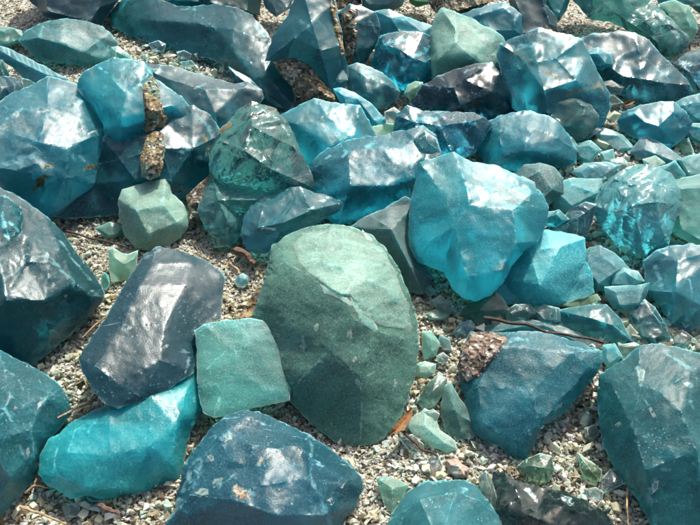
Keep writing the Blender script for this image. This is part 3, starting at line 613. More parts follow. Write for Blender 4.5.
chunk('glass_chunk', 'big blue rock with a rounded glossy crest, behind the green cobble', GC,
  '310,172 315,162 330,150 350,142 370,138 385,137 400,133 420,128 432,138 437,154 432,170 424,180 415,190 405,202 380,208 355,218 340,222 322,210 314,192',
  '310,172,0 326,164,12 350,153,16 380,148,16 402,150,14 420,128,0; 380,148,16 395,165,24 413,178,22 424,180,0; 350,153,16 352,185,32 340,222,0; 352,185,32 390,185,32 413,178,22; 402,150,14 420,160,14 437,154,0; 326,164,12 328,195,18 322,210,0',
  236, glass_mat('mid_blue_slag', (.014, .23, .3), frost=.36, trans=.15, scuff=.4, grain=.5), soft=4, chip=.9, marks=[('w', '342,158,2 346,152,3'), ('w', '366,148,3 374,142,3'), ('w', '402,140,2 408,150,2 412,165,3'), ('w', '382,160,2 374,175,1.5'), ('w', '316,165,1.5 330,156,2')])
chunk('glass_chunk', 'bright aqua wedge with a pale triangular facet, above the crested blue rock', GC,
  '280,118 290,113 305,105 315,100 330,104 345,106 358,106 368,125 375,138 374,152 345,162 318,176 305,165 295,145', '315,100,0 328,116,12 340,130,18 352,138,18 374,152,0; 358,106,0 352,138,18; 340,130,18 330,145,24 318,176,0; 328,116,12 300,125,14 280,118,0', 184,
  G((.03, .34, .42), frost=.42, trans=.2, scuff=.25, sscale=.08), soft=3, chip=.6, marks=[('w', '330,114,1.5 340,130,1.6 346,132,1.6'), ('w', '340,138,3 343,142,2')])
chunk('glass_chunk', 'narrow bright aqua piece squeezed behind the aqua wedge', GC, '335,90 343,89 355,93 370,103 385,120 382,128 372,128 358,110 343,106', None, 140, G((.04, .36, .46), frost=.35))
chunk('glass_chunk', 'flat mint green piece lying behind the crested blue rock', GC, '368,128 385,124 407,126 402,134 385,138 374,140', None, 152, G((.25, .52, .4), frost=.4), lean=.55)
chunk('glass_chunk', 'blue chunk with crackled silvery skin, between the crested blue rock and the domed one', GC,
  '396,130 399,116 410,107 425,112 440,112 455,113 470,114 482,118 489,126 482,137 472,152 452,162 440,166 432,150 420,138', '399,116,0 415,122,10 440,126,14 470,122,8 482,118,0; 440,126,14 450,148,14 452,162,0; 415,122,10 425,140,12', 180,
  G((.03, .24, .32), frost=.22, trans=.3, scuff=.9), chip=1.8, marks=[('w', '410,116,3 425,120,3 440,118,3'), ('w', '465,122,3 475,124,3')])
chunk('glass_chunk', 'clear pale chunk with a yellow stain, between the blue rock and the bright boulder', GC, '415,140 425,132 436,140 440,152 440,164 425,180 418,172 420,155', None, 258, G((.14, .36, .4), trans=.5, frost=.2), marks=[('r', '437,156,1.5 438,160,1.5')], group=GRL)
chunk('glass_chunk', 'domed deep blue rock with a smooth frosted top, at the upper right of centre', GC,
  '484,132 490,123 500,118 515,114 530,113 545,117 556,122 566,135 574,150 573,161 560,166 545,165 530,168 510,169 495,167 485,160 479,146', '484,132,0 500,132,10 530,128,14 555,138,12 574,150,0; 500,132,10 505,155,18 510,169,0; 530,128,14 525,150,24 530,168,0; 525,150,24 555,155,14 573,161,0; 505,155,18 525,150,24', 178,
  G((.012, .23, .3), frost=.36, trans=.1, scuff=.3, grain=.55), soft=5, chip=.6, marks=[('w', '535,150,1.6 536,150,1.6'), ('w', '543,153,1.6 544,153,1.6'), ('w', '490,124,1.6 505,117,1.6 525,114,1.6')])
chunk('glass_chunk', 'low speckled grey teal piece in front of the domed blue rock', GC, '512,180 525,166 540,164 553,168 562,178 562,192 545,206 528,194', None, 224, G((.08, .2, .21), frost=.5, grain=.9), group=GRL)
chunk('glass_chunk', 'flat frosted aqua slab behind the ribbed shell like chunk', GC, '548,192 570,179 600,180 603,192 592,208 570,212 556,208', None, 226, G((.1, .33, .37), frost=.5, grain=.8), lean=.55)
chunk('glass_chunk', 'striped pale blue slab lying left of the clear ribbed lump', GC, '571,172 585,164 605,162 620,165 608,178 590,182', None, 192, G((.2, .4, .46), frost=.3, rib=.8), lean=.5)
chunk('glass_shard', 'small speckled grey chip under the shoulder of the bright blue boulder', GS, '515,180 522,176 535,182 536,190 524,188', None, 250, G((.3, .42, .43)), group=SH)
# ---------------- upper left
chunk('glass_chunk', 'huge grey blue boulder with teal underside and pale scratches, on the left', GC,
  '-45,120 -20,105 0,107 12,97 30,90 47,81 58,82 75,88 86,95 97,110 107,130 104,150 100,170 98,186 80,195 62,208 45,214 25,204 0,191 -35,186',
  '-45,120,0 0,128,30 40,142,40 66,148,38 86,138,26 107,130,0; 40,142,40 48,110,24 47,81,0; 66,148,38 64,175,32 62,208,0; 0,128,30 -5,165,40 0,191,0; 64,175,32 98,172,6; 64,175,32 -5,165,40; 48,110,24 80,105,14 86,95,0; 48,110,24 15,112,20 0,107,0',
  246, glass_mat('boulder_slag', (.03, .2, .255), frost=.4, trans=.1, scuff=.6, grain=.5, rust=(.16, .13, .03)), soft=3, chip=1.,
  marks=[('w', '38,113,2 45,110,2.5 55,110,2 63,114,1.5'), ('w', '0,122,2 15,115,3 22,108,2'), ('w', '78,140,2 95,132,3 105,128,3'), ('w', '5,165,5 25,157,5 45,153,5'), ('w', '40,133,2 55,142,2 65,148,3'), ('w', '75,156,6 85,160,5'), ('r', '42,168,3 52,165,3'), ('r', '35,188,3 45,178,4'), ('r', '85,168,3 98,166,3'), ('w', '60,135,1.5 58,144,1.5'), ('w', '80,96,4 78,104,4')])
chunk('glass_chunk', 'ribbed grey blue chunk behind the huge boulder, at the left edge', GC, '-20,80 5,77 19,79 22,88 19,98 5,108 -20,114', None, 180, G((.09, .21, .26), frost=.3, rib=.7, trans=.25), chip=.9)
chunk('glass_chunk', 'long striated aqua slab sloping down behind the huge boulder', GC, '-8,46 8,49 25,57 45,67 66,79 56,82 47,84 38,86 28,82 14,68 0,59 -8,57', '-8,46,0 20,62,6 45,74,6 66,79,0', 110, G((.07, .25, .3), frost=.4, rib=.5), lean=.4)
chunk('glass_shard', 'dark green lump at the left edge beneath the striated slab', GS, '-10,58 3,60 10,75 8,80 -10,80', None, 122, G((.02, .12, .12)), group=SH)
chunk('glass_shard', 'pale aqua chip between the striated slab and the huge boulder', GS, '22,78 30,80 38,85 30,93 24,93', None, 150, G((.25, .45, .45), trans=.4), group=SH)
chunk('glass_chunk', 'sea green stone with a flat top at the upper left edge', GC, '-12,28 0,27 12,28 25,32 28,37 20,42 5,47 -12,48', None, 56, G((.08, .25, .23), frost=.5))
chunk('glass_chunk', 'neat lens shaped aqua block with a pale scuffed top, at the upper left', GC,
  '22,41 28,32 42,25 55,21 68,20 85,23 100,27 107,33 115,42 112,55 109,61 100,63 85,64 68,63 50,60 42,61 33,53 26,46', '22,41,0 40,38,9 60,43,14 82,52,12 105,60,4 109,61,0; 40,38,9 44,26,2; 82,52,12 98,40,6 107,33,0', 67,
  G((.045, .25, .27), frost=.5, trans=.1, scuff=.35, grain=.9), soft=2, chip=.6, marks=[('w', '55,30,2 67,31,2'), ('w', '98,42,5 108,48,4 104,56,3'), ('w', '40,36,2 43,27,2')])
chunk('glass_shard', 'mint flake beside the lens shaped aqua block', GS, '111,47 118,46 130,55 134,61 120,60 110,62', None, 74, G((.16, .38, .34)), group=SH, thick=.4)
chunk('glass_chunk', 'nearly black blue rock cut by the top edge at the upper left', GC, '20,-50 31,0 40,8 45,15 60,19 80,22 100,23 107,12 116,0 126,-46', None, 42, G((.016, .07, .095), frost=.35, scuff=.4))
chunk('glass_chunk', 'long dark blue ridge shaped rock with a glossy broken crest, at the top left', GC,
  '116,16 125,5 145,0 165,3 180,9 195,9 215,6 235,10 250,17 258,27 266,37 268,50 276,66 286,82 290,95 287,105 279,108 268,100 255,90 242,77 230,68 215,60 195,55 175,50 160,46 145,40 130,34 118,28',
  '116,16,0 160,22,10 196,24,12 216,29,12 232,30,14 256,40,8 266,37,0; 195,9,0 196,24,12; 232,30,14 232,52,18 250,78,14 268,100,0; 256,40,8 262,70,10 287,105,0; 216,29,12 215,60,0; 160,22,10 175,50,0; 232,52,18 262,70,10',
  ((120, 40), (285, 112)), glass_mat('dark_ridge_slag', (.012, .145, .18), frost=.33, trans=.15, scuff=.45, grain=.5), soft=3, chip=.9,
  marks=[('w', '198,14,1.5 208,22,1.8 216,29,1.5'), ('w', '180,8,2 195,9,2'), ('w', '232,12,2 240,22,2 248,24,2'), ('w', '250,18,2 262,35,3 267,40,2')])
chunk('glass_chunk', 'teal block at the top edge above the long dark ridge', GC, '160,-40 166,2 178,8 190,6 204,5 206,-36', None, 26, G((.02, .17, .21), frost=.3))
chunk('glass_chunk', 'small pale teal pebble at the top edge above the left end of the dark ridge', GC, '148,-8 160,-8 162,2 155,6 149,2', None, 14, G((.09, .3, .32)), group=GRL)
chunk('glass_chunk', 'dark green black block at the top edge, right of the teal block', GC, '203,-44 205,4 216,6 236,10 258,14 264,-40', None, 28, G((.012, .06, .065), frost=.4))
chunk('glass_chunk', 'smooth blackish slab behind the sunlit aqua rock with the rusty streak', GC,
  '140,66 155,66 175,68 195,74 215,80 232,84 246,83 258,90 260,98 255,106 242,126 232,132 218,134 205,130 188,120 168,108 150,88', '140,66,0 170,80,8 205,90,12 240,90,6 246,83,0; 205,90,12 215,112,16 218,134,0; 205,90,12 190,105,12 188,120,0', 158, G((.035, .14, .175), frost=.33, scuff=.5, trans=.15), lean=.5, chip=.7, marks=[('w', '150,68,2 165,72,2 175,76,2'), ('w', '195,88,2 205,84,2'), ('w', '240,84,2 256,90,2')])
chunk('glass_chunk', 'shaded lower front of the rusty streaked aqua rock, shade put into its colour', GC,
  '58,212 97,184 102,165 106,140 120,128 155,118 190,110 206,119 218,136 217,156 212,172 196,190 178,197 168,205 150,206 120,212 95,214 72,216', '102,165,0 122,160,14 135,178,20 130,206,6; 106,140,0 122,160,14; 122,160,14 160,150,22 190,150,20 218,136,0; 160,150,22 170,180,22 178,197,0; 135,178,20 170,180,22; 190,150,20 196,190,4', 216, glass_mat('slag_painted_shade', (.008, .14, .18), frost=.3, trans=.15, scuff=.25, rust=(.25, .19, .08)), chip=.6, lean=.15,  # shaded front of the rock above, its shade put into the darker colour
  marks=[('w', '182,152,3 195,142,4'), ('w', '198,158,4 206,155,4'), ('r', '203,135,3 210,150,3.5 212,165,3'), ('w', '192,114,4 205,122,5 213,135,4')])  # last white mark paints the sheen on the right facet
aq = chunk('glass_chunk', 'sunlit aqua rock with a rusty crumbling streak down its front, upper left', GC,
  '80,90 82,80 88,72 100,67 115,61 130,62 143,64 150,72 153,80 165,88 178,96 187,108 190,117 187,125 172,130 155,136 140,141 130,144 121,149 112,142 107,134 104,122 97,110 88,98',
  '100,67,0 113,80,10 126,94,18 140,84,13 150,72,0; 126,94,18 122,118,22 121,149,0; 140,84,13 150,110,22 155,136,0; 150,110,22 170,105,14 187,108,0; 113,80,10 100,95,10 104,122,0', 240, glass_mat('aqua_painted_sunlit', (.025, .37, .47), frost=.34, trans=.25, scuff=.3, sss=.9, sscale=.1), chip=.7, soft=2,  # lit half of the same rock, sunlight put into the brighter colour
  marks=[('w', '100,68,2 113,78,2 124,92,2.5'), ('w', '145,66,2 152,74,2'), ('w', '122,90,3 128,92,3')])
crust(aq, 'rusty_streak', '146,80 152,76 156,80 159,92 161,104 167,118 166,132 160,142 156,150 146,148 143,134 145,118 143,104 142,92', RUSTM, 3, 3.5, 6, 'rust brown crumbly streak')
chunk('slag_lump', 'rusty lump of crumbly slag stuck below the rusty streak', 'slag', '146,136 154,131 163,132 165,150 163,166 160,176 150,180 141,177 140,160', None, 276, RUSTM, group=None, chip=1.4, chipscale=8)
chunk('slag_lump', 'dark olive lump of slag in the gap left of the clear green chunk', 'slag', '186,196 196,186 206,178 214,170 214,188 206,206 196,212 188,208', None, 248, BROWNM, group=None, chip=1.2, chipscale=8)
chunk('glass_chunk', 'clear green peaked chunk with rippled lower edge, upper one left of centre', GC,
  '213,172 212,152 218,140 225,128 232,122 240,112 252,105 262,108 275,112 288,128 297,150 308,172 311,186 300,190 280,189 262,191 245,192 235,190 225,183',
  '252,105,0 252,128,16 244,150,22 232,172,14 225,183,0; 252,128,16 275,140,18 297,150,0; 244,150,22 270,168,26 311,186,0; 270,168,26 262,191,0; 275,140,18 270,168,26; 218,140,0 244,150,22',
  262, clear_mat('clear_green_peak', (.1, .58, .58), rough=.06, dens=13, milk=.07, rib=.7), chip=1.8, marks=[('w', '256,107,2 268,112,3 282,124,2 292,140,2'), ('w', '250,130,2 246,148,2'), ('r', '220,132,2 230,124,2')])
chunk('glass_chunk', 'clear dark green chunk with an emerald glow, below the clear green peaked chunk', GC,
  '197,210 204,192 212,172 226,180 262,188 308,187 300,196 270,202 247,220 242,234 236,243 228,247 214,240 205,228', '212,172,0 218,200,14 228,222,16 228,247,0; 218,200,14 255,200,16 308,187,0; 255,200,16 242,234,0',
  254, clear_mat('clear_emerald', (.1, .6, .57), rough=.07, dens=9, milk=.2, rib=.6), chip=1.5)
chunk('glass_chunk', 'glossy clear blue wedge with white glints, just above the green cobble', GC,
  '241,236 243,220 250,206 265,197 280,193 290,188 301,186 315,193 330,196 345,202 340,211 325,219 305,231 285,242 270,251 260,254 248,250', '241,236,0 258,228,12 285,222,18 312,210,14 345,202,0; 301,186,0 306,202,10 312,210,14; 285,222,18 270,251,0; 258,228,12 265,197,0',
  278, clear_mat('clear_blue_wedge', (.05, .55, .66), rough=.1, dens=8, milk=.16), chip=1.4, marks=[('w', '262,228,2 275,229,2 282,226,2'), ('w', '305,212,2 318,204,3 328,198,2'), ('w', '301,188,1.5 306,198,1.5')])  # white marks paint the wedge's glints into its colour
# ---------------- upper centre
chunk('slag_lump', 'brown grainy slag stone with a sandy right edge, in front of the tall slate shard', 'slag',
  '272,62 280,57 295,58 310,64 319,76 330,88 336,100 330,107 318,102 306,105 300,94 290,85 281,75', '272,62,0 295,72,10 318,90,9 336,100,0', 124, BROWNM, group=None, chip=1.6, chipscale=8)
crust(LASTOB(), 'sandy_edge', '309,66 315,70 325,84 334,96 335,102 327,102 318,92 312,80', TANM, 1.5, 3, 6, 'tan sandy edge')
tall = chunk('glass_chunk', 'tall slate blue shard with a tan edge standing at the top, left of centre', GC,
  '268,60 272,45 280,30 290,15 297,0 302,-12 330,-12 333,5 338,25 342,45 345,62 346,78 340,85 333,90 320,78 308,62 290,57 278,60',
  '302,-12,0 312,25,14 320,50,18 330,88,0; 312,25,14 296,38,12 268,60,0; 320,50,18 338,45,8 342,45,0; 296,38,12 308,62,6', 117, G((.02, .14, .18), frost=.33, trans=.15, scuff=.4), chip=.9, lean=.2, marks=[('w', '318,20,2 326,30,2'), ('w', '340,60,2 338,72,2.5'), ('w', '300,20,2 310,26,2')])
crust(tall, 'tan_edge', '332,-2 335,8 340,26 344,46 343,58 339,45 335,30 331,14 329,2', TANM, 1.5, 2, 5, 'tan crust along its right edge')
chunk('glass_shard', 'whitish aqua splinter hugging the foot of the tall slate shard', GS, '332,80 336,66 341,50 345,64 348,80 340,83', None, 122, G((.3, .52, .54), frost=.4), group=SH)
rt = chunk('glass_chunk', 'dark teal chunk with a thick brown grainy side, right of the tall slate shard', GC, '339,14 350,6 362,8 375,14 380,28 376,44 368,57 362,66 350,69 345,52', '350,6,0 356,24,10 356,50,12 362,66,0; 356,24,10 380,28,0', 84, G((.02, .12, .15), frost=.25, scuff=.7), marks=[('w', '366,14,3 372,22,3 376,32,2')], lean=.25)
crust(rt, 'brown_crust', '340,14 350,7 357,10 356,22 357,36 355,52 352,66 348,66 345,50 342,30', BROWNM, 2, 3.5, 6, 'brown grainy side')
chunk('glass_chunk', 'blue chunk with a dazzling white broken top, at the upper centre', GC,
  '373,62 378,46 382,37 395,34 410,33 422,34 433,40 433,55 431,75 420,83 405,89 395,87 385,81 377,72', '378,46,0 388,46,7 400,50,11 412,58,14 424,62,12 433,55,0; 400,50,11 404,70,16 405,89,0; 412,58,14 404,70,16', 97, G((.014, .27, .37), frost=.2, trans=.3, scuff=.6), chip=1.4,
  marks=[('w', '384,40,3 396,42,4 410,38,4'), ('w', '412,56,3 424,52,4 430,46,3'), ('w', '384,44,2 388,48,2')])  # first white mark paints the glare on the broken top
chunk('glass_chunk', 'long teal slab behind the dazzling white topped chunk', GC, '377,12 390,10 405,17 420,22 432,26 434,38 415,38 395,37 380,36', None, 74, G((.03, .24, .3), frost=.35))
chunk('glass_chunk', 'rounded grey teal lump in front of the dazzling white topped chunk', GC, '347,77 350,67 358,64 370,68 382,74 392,82 398,91 395,100 385,107 372,109 360,104 351,96', '350,67,0 364,76,10 385,84,11 398,91,0; 364,76,10 368,95,14 372,109,0', 117, G((.055, .2, .235), frost=.33, scuff=.4), soft=4, marks=[('w', '360,72,4 370,74,4 378,80,3')])
chunk('glass_shard', 'mint bean shaped pebble beside the rounded grey teal lump', GS, '404,93 408,85 415,81 423,82 424,89 418,97 410,101', None, 112, G((.3, .56, .4), frost=.5), group=SH)
chunk('glass_chunk', 'midnight blue rock with frosty right face below the sea green block', GC,
  '414,104 425,86 440,77 460,70 475,66 490,65 500,71 506,85 512,96 510,110 500,117 488,121 470,115 450,113 430,112', '440,77,0 455,88,10 464,80,10 490,65,0; 455,88,10 462,105,14 470,115,0; 464,80,10 490,92,16 510,110,0; 425,86,0 455,88,10', 127, G((.012, .1, .145), frost=.22, trans=.3, scuff=.5), chip=1.2, marks=[('w', '464,72,2 480,67,2 492,66,2'), ('w', '445,86,2 452,96,2')])
chunk('glass_chunk', 'pale sea green block with a sugary right face, at the upper right of centre', GC,
  '426,72 430,55 433,30 436,20 443,10 455,14 470,20 485,28 498,35 505,45 503,58 496,67 480,70 465,74 450,78 436,79', '455,14,0 456,30,10 456,42,18 440,58,16 436,79,0; 456,42,18 470,55,20 484,66,12 496,67,0; 470,55,20 465,74,0; 456,30,10 443,10,0', 101, glass_mat('sea_block', (.17, .34, .29), frost=.55, trans=-.15, scuff=.55, grain=.6), soft=3, chip=.8,
  marks=[('w', '462,22,4 476,32,5 490,42,5'), ('w', '488,52,5 492,60,4 480,56,4'), ('w', '455,16,2 456,40,2')])
chunk('glass_chunk', 'round shouldered blue chunk behind the sea green block', GC, '460,16 475,10 490,6 503,3 512,8 520,15 521,35 516,43 503,46 490,34', None, 66, G((.02, .19, .25), frost=.35, scuff=.4))
chunk('glass_chunk', 'black blue rock at the top edge right of the round shouldered chunk', GC, '494,-44 546,-46 546,5 554,15 556,26 546,32 532,36 521,38 512,8', None, 52, G((.012, .065, .085), frost=.4))
chunk('glass_chunk', 'plain teal chunk at the top edge above the brown stained boulder', GC, '540,-14 574,-14 566,10 557,22 549,10', None, 42, G((.02, .2, .24)))
chunk('glass_chunk', 'large aqua boulder with brown stained edges and a deep teal face, upper right', GC,
  '501,58 503,46 515,42 530,35 540,31 555,35 570,38 580,42 588,58 598,78 606,92 607,106 602,118 592,130 582,138 570,138 556,128 545,118 530,117 515,106 507,85',
  '503,46,0 522,58,8 538,64,14 556,60,12 580,42,0; 538,64,14 545,90,24 548,110,18 556,128,0; 556,60,12 575,80,18 602,118,0; 545,90,24 575,80,18; 522,58,8 530,117,0', 146, glass_mat('stained_aqua', (.04, .26, .32), frost=.3, trans=.2, scuff=.45, rust=(.2, .14, .05)), chip=1.1,
  marks=[('r', '570,92,4 585,90,4 600,85,3'), ('r', '598,80,2 606,95,2.5'), ('r', '508,50,2 522,58,3 540,66,2'), ('w', '540,36,3 556,42,4 572,44,4'), ('w', '515,48,4 535,45,4'), ('r', '548,72,3 560,80,3'), ('w', '575,75,4 580,62,4')])
chunk('glass_chunk', 'dark clear green nose resting against the brown stained boulder', GC, '540,112 545,95 555,89 575,95 590,106 597,116 592,129 582,138 572,141 560,131 549,121', None, 158, clear_mat('dark_clear_nose', (.2, .6, .52), rough=.12, dens=16, milk=.12), chip=1.6, group=GRL)
chunk('glass_chunk', 'long slate and teal wedge with a glossy sloping top, upper right', GC,
  '579,42 595,36 620,34 635,35 648,42 660,55 672,68 683,78 689,90 685,96 670,98 660,101 645,104 632,99 620,91 608,83 600,78 590,62', '579,42,0 604,62,8 624,76,15 640,78,15 662,82,12 689,84,2 689,90,0; 640,78,15 645,104,0; 662,82,12 670,98,0; 640,78,15 640,58,8 635,35,0', 112, glass_mat('slate_wedge', (.035, .16, .2), frost=.26, trans=.15, scuff=.3), chip=.9, lean=.45,
  marks=[('w', '646,58,1.5 658,70,2.5 668,78,2'), ('w', '622,70,3 630,74,3 618,62,3'), ('w', '592,42,3 602,46,4'), ('w', '612,50,3 622,60,3')])
chunk('glass_chunk', 'rounded teal knob under the upper end of the slate wedge', GC, '586,52 598,48 610,54 612,64 602,70 591,66', None, 114, G((.03, .25, .3), frost=.3), group=GRL)
cg = chunk('glass_chunk', 'dark clear green rock with emerald streaks and a dusty back, upper right corner', GC,
  '572,-14 578,2 588,14 595,20 612,22 630,31 645,37 652,47 660,54 675,54 683,46 685,36 675,25 662,12 650,2 645,-14', '588,14,0 615,12,10 635,26,12 655,40,10 675,54,0; 615,12,10 620,-5,10; 635,26,12 655,16,10 662,12,0; 655,16,10 685,36,0', 64, clear_mat('bottle_green', (.1, .55, .5), rough=.1, dens=14, milk=.2, rib=.9), chip=1.2,
  marks=[('w', '655,10,4 668,24,4 680,38,4'), ('w', '612,20,1.5 640,34,1.6')])
chunk('glass_chunk', 'matt sea green cobble behind the emerald streaked rock', GC, '660,5 675,1 688,7 696,20 697,29 692,39 686,44 678,30 668,18', None, 54, G((.15, .36, .3), frost=.55))
chunk('glass_chunk', 'teal stone at the very top right corner', GC, '655,-14 715,-14 715,10 700,14 690,6 675,0 660,4', None, 36, G((.05, .2, .22)))
chunk('glass_chunk', 'dark clear chunk with white glints at the right edge, upper part', GC, '675,64 685,55 700,50 722,50 722,92 697,93 686,80', None, 100, clear_mat('dark_clear_edge', (.16, .5, .58), rough=.1, dens=20, milk=.12), chip=1.8, marks=[('w', '680,62,3 690,64,4')])  # white mark paints the glints into the colour
chunk('glass_chunk', 'blue block with a pale split top and dark front, near the right edge', GC,
  '619,121 625,113 640,107 660,103 672,103 685,113 690,123 687,132 675,143 665,149 655,142 640,139 630,134 622,129', '619,121,0 636,114,6 645,122,11 658,126,13 672,113,7 672,103,0; 658,126,13 655,142,0; 645,122,11 640,139,0; 672,113,7 687,132,0', 160, G((.03, .27, .36), frost=.3, trans=.2, scuff=.3), chip=.7, marks=[('w', '645,121,1.5 665,113,1.5'), ('w', '630,114,3 640,112,3')])
chunk('glass_chunk', 'pale aqua chunk cut by the right edge, beside the split topped blue block', GC, '674,104 685,98 705,93 722,95 722,120 703,123 692,120 684,111', None, 138, G((.1, .34, .4), frost=.35))
chunk('glass_chunk', 'smooth grey wedge with a pale left facet below the split topped block', GC, '632,152 640,141 648,137 660,143 672,151 685,161 683,172 672,168 655,162 640,159', '648,137,0 646,150,6 672,160,6 685,161,0; 646,150,6 640,159,0', 176, G((.12, .27, .32), frost=.45), lean=.5)
chunk('glass_shard', 'pale aqua slab like a bar of soap on the right hand gravel', GS, '597,132 605,129 620,135 632,148 620,149 603,141', None, 156, G((.25, .5, .55), frost=.35), group=SH, lean=.5)
chunk('glass_shard', 'flat turquoise chip left of the soap like slab', GS, '575,146 590,142 598,150 590,161 580,158', None, 166, G((.2, .48, .5), frost=.3), group=SH)
chunk('glass_shard', 'tiny bright aqua square on the gravel below the soap like slab', GS, '601,153 612,150 613,160 603,161', None, 168, G((.22, .5, .52)), group=SH)
chunk('glass_shard', 'pale green rounded pebble above the clear ribbed lump', GS, '645,160 655,157 663,163 660,171 648,169', None, 184, G((.3, .46, .38), frost=.5), group=SH)
chunk('glass_shard', 'pointed aqua shard right of the pale green rounded pebble', GS, '658,170 675,163 683,174 682,182 672,180', None, 200, G((.14, .4, .42)), group=SH)
chunk('glass_shard', 'mint crystal on the gravel at the right edge below the split topped block', GS, '680,142 688,139 692,150 684,153', None, 160, G((.25, .48, .42), trans=.4), group=SH)
chunk('glass_chunk', 'dark green glass lump at the top edge, centre', GC, '408,-12 434,-12 431,3 416,7 410,2', None, 24, G((.03, .13, .06), frost=.4))
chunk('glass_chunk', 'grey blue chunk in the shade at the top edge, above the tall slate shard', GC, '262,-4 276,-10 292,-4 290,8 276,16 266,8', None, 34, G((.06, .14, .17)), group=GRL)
# pebbles of glass in the upper left drift
chunk('glass_shard', 'icy pebble leaning on the dark ridge, leftmost of the drift under it', GS, '148,44 158,40 166,44 164,52 154,52', None, 62, G((.3, .45, .52), trans=.5, frost=.2), group=SH)
chunk('glass_shard', 'pale blue lozenge in the middle of the drift under the dark ridge', GS, '176,52 184,50 192,54 190,60 180,59', None, 68, G((.35, .5, .55), trans=.4, frost=.25), group=SH)
chunk('glass_shard', 'clear oval pebble, second from the right in the drift under the dark ridge', GS, '194,54 202,52 210,54 208,60 198,60', None, 68, G((.4, .52, .55), trans=.5, frost=.2), group=SH)
chunk('glass_shard', 'upright clear pebble at the right end of the drift under the dark ridge', GS, '222,62 227,60 231,67 228,73 223,70', None, 80, G((.4, .5, .55), trans=.5, frost=.2), group=SH)
chunk('glass_shard', 'pale aqua lump lying low in the drift under the dark ridge', GS, '180,62 192,60 196,66 184,68', None, 76, G((.25, .48, .5), trans=.4), group=SH)
# fillers between the bigger pieces
for lab, o_, bs, cl_, kw in (
    ('small greyish aqua chip at the right foot of the domed deep blue rock', '560,141 571,138 577,147 567,156', 168, (.15, .32, .34), {}),
    ('thin clear chip just left of the pale green rounded pebble', '612,161 622,158 629,166 618,171', 182, (.3, .5, .5), dict(trans=.4)),
    ('pale aqua lump on the gravel at the right edge above the pale sea green rock', '682,160 700,155 712,162 704,175 690,177', 192, (.2, .42, .44), {}),
    ('clear pebble in the small drift above the big smooth teal rock, nearer the rock', '672,335 682,331 690,337 686,345 674,344', 352, (.4, .5, .5), dict(trans=.4)),
    ('clear oval pebble in that drift, nearer the right edge', '692,341 701,336 714,340 710,349 696,349', 352, (.38, .5, .5), dict(trans=.4)),
    ('aqua chip at the right edge between the split topped block and the smooth grey wedge', '686,124 700,125 714,132 702,143 690,137', 152, (.1, .36, .4), {}),
    ('teal chip under the right foot of the clear ribbed lump', '648,252 657,246 667,247 663,256 652,259', 290, (.06, .34, .34), dict(trans=.3)),
    ('deep aqua chip wedged left of the ribbed shell like chunk', '546,214 558,211 566,219 556,226 547,224', 285, (.03, .36, .42), dict(trans=.3)),
    ('white clear chunk on the gravel behind the crackled blue chunk', '384,112 394,107 404,115 397,124 386,122', 150, (.42, .54, .52), dict(trans=.3)),
    ('pale glassy pebble in the shade under the slate wedge, upper one', '600,83 612,80 624,87 620,95 605,94', 116, (.32, .42, .4), dict(trans=.3)),
    ('pale glassy splinter in shade below the slate wedge, lower one', '604,95 614,95 624,103 612,105 603,103', 120, (.36, .46, .44), dict(trans=.3)),
    ('whitish crumb at the left of the soap like slab', '586,126 594,124 599,130 592,135 586,132', 152, (.45, .52, .48), {}),
    ('pale rose white chip standing above the clear ribbed lump', '620,170 625,164 630,163 627,169 622,173', 186, (.5, .45, .38), {}),
    ('grey aqua chip in the gravel strip between the two big teal rocks', '578,416 586,410 592,416 588,425 580,424', 440, (.25, .38, .38), dict(trans=.2)),
    ('clear chip lower down the same gravel strip', '584,428 594,424 600,432 594,440 585,437', 452, (.36, .46, .44), dict(trans=.3)),
    ('tiny teal chip on the shaded gravel under the turquoise rock', '62,508 72,503 80,508 78,517 66,518', 524, (.2, .34, .34), dict(trans=.3)),
    ('little clear chip touching the left foot of the tall speckled shard', '424,412 433,409 440,414 436,422 427,420', 448, (.3, .4, .36), dict(trans=.3)),
    ('pale bluish grain beside the small mint pebble', '436,356 443,352 449,357 446,364 438,363', 380, (.34, .44, .44), dict(trans=.3)),
    ('grey shard in the shaded hollow behind the tall speckled shard', '440,334 450,340 452,350 444,350 438,342', 366, (.2, .29, .28), {}),
    ('sea green chip in the shaded gravel behind the ear pointed shard', '94,228 110,222 124,226 122,236 106,238', 244, (.12, .25, .22), {})):
    chunk('glass_shard', lab, GS, o_, None, bs, G(cl_, **kw), group=SH)
chunk('glass_chunk', 'added dark wedge standing for the shadow under the right end of the dark ridge', GC, '230,68 250,79 268,96 284,108 268,113 248,102 236,86', None, 113, G((.01, .09, .11)), group=GRL, thick=.3)  # dark wedge added where there is only shadow
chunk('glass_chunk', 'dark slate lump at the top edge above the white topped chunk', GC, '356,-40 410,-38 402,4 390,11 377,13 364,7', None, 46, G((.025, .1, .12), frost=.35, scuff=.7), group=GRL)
chunk('slag_lump', 'brown rough slag at the top edge behind the sea green block', 'slag', '428,4 440,-30 480,-32 490,2 470,16 452,15 440,18', None, 44, BROWNM, group=None, chip=1.4, chipscale=8)
chunk('slag_lump', 'brown rough slag at the top edge beside the tall slate shard', 'slag', '333,-10 360,-12 362,4 350,7 338,10', None, 40, BROWNM, group=None, chip=1.4, chipscale=8)
chunk('slag_lump', 'small rusty stone touching the upper rim of the brown stained boulder', 'slag', '540,28 546,24 553,30 556,36 546,34', None, 70, RUSTM, group=None, chip=1.2, chipscale=8)
CHIP_GLINT = glass_mat('pale_chip_glint', (.16, .33, .34), frost=.4, trans=.0, scuff=.9, grain=.6)  # for small pale chips and for glints painted as flat pale patches
BEIGE = stone_mat('beige_inclusion', (.34, .29, .2), (.5, .45, .34), (.3, .22, .13), 60, .1)
def find(words): return next(o for o in COL.objects if words in str(o.get('label', '')))
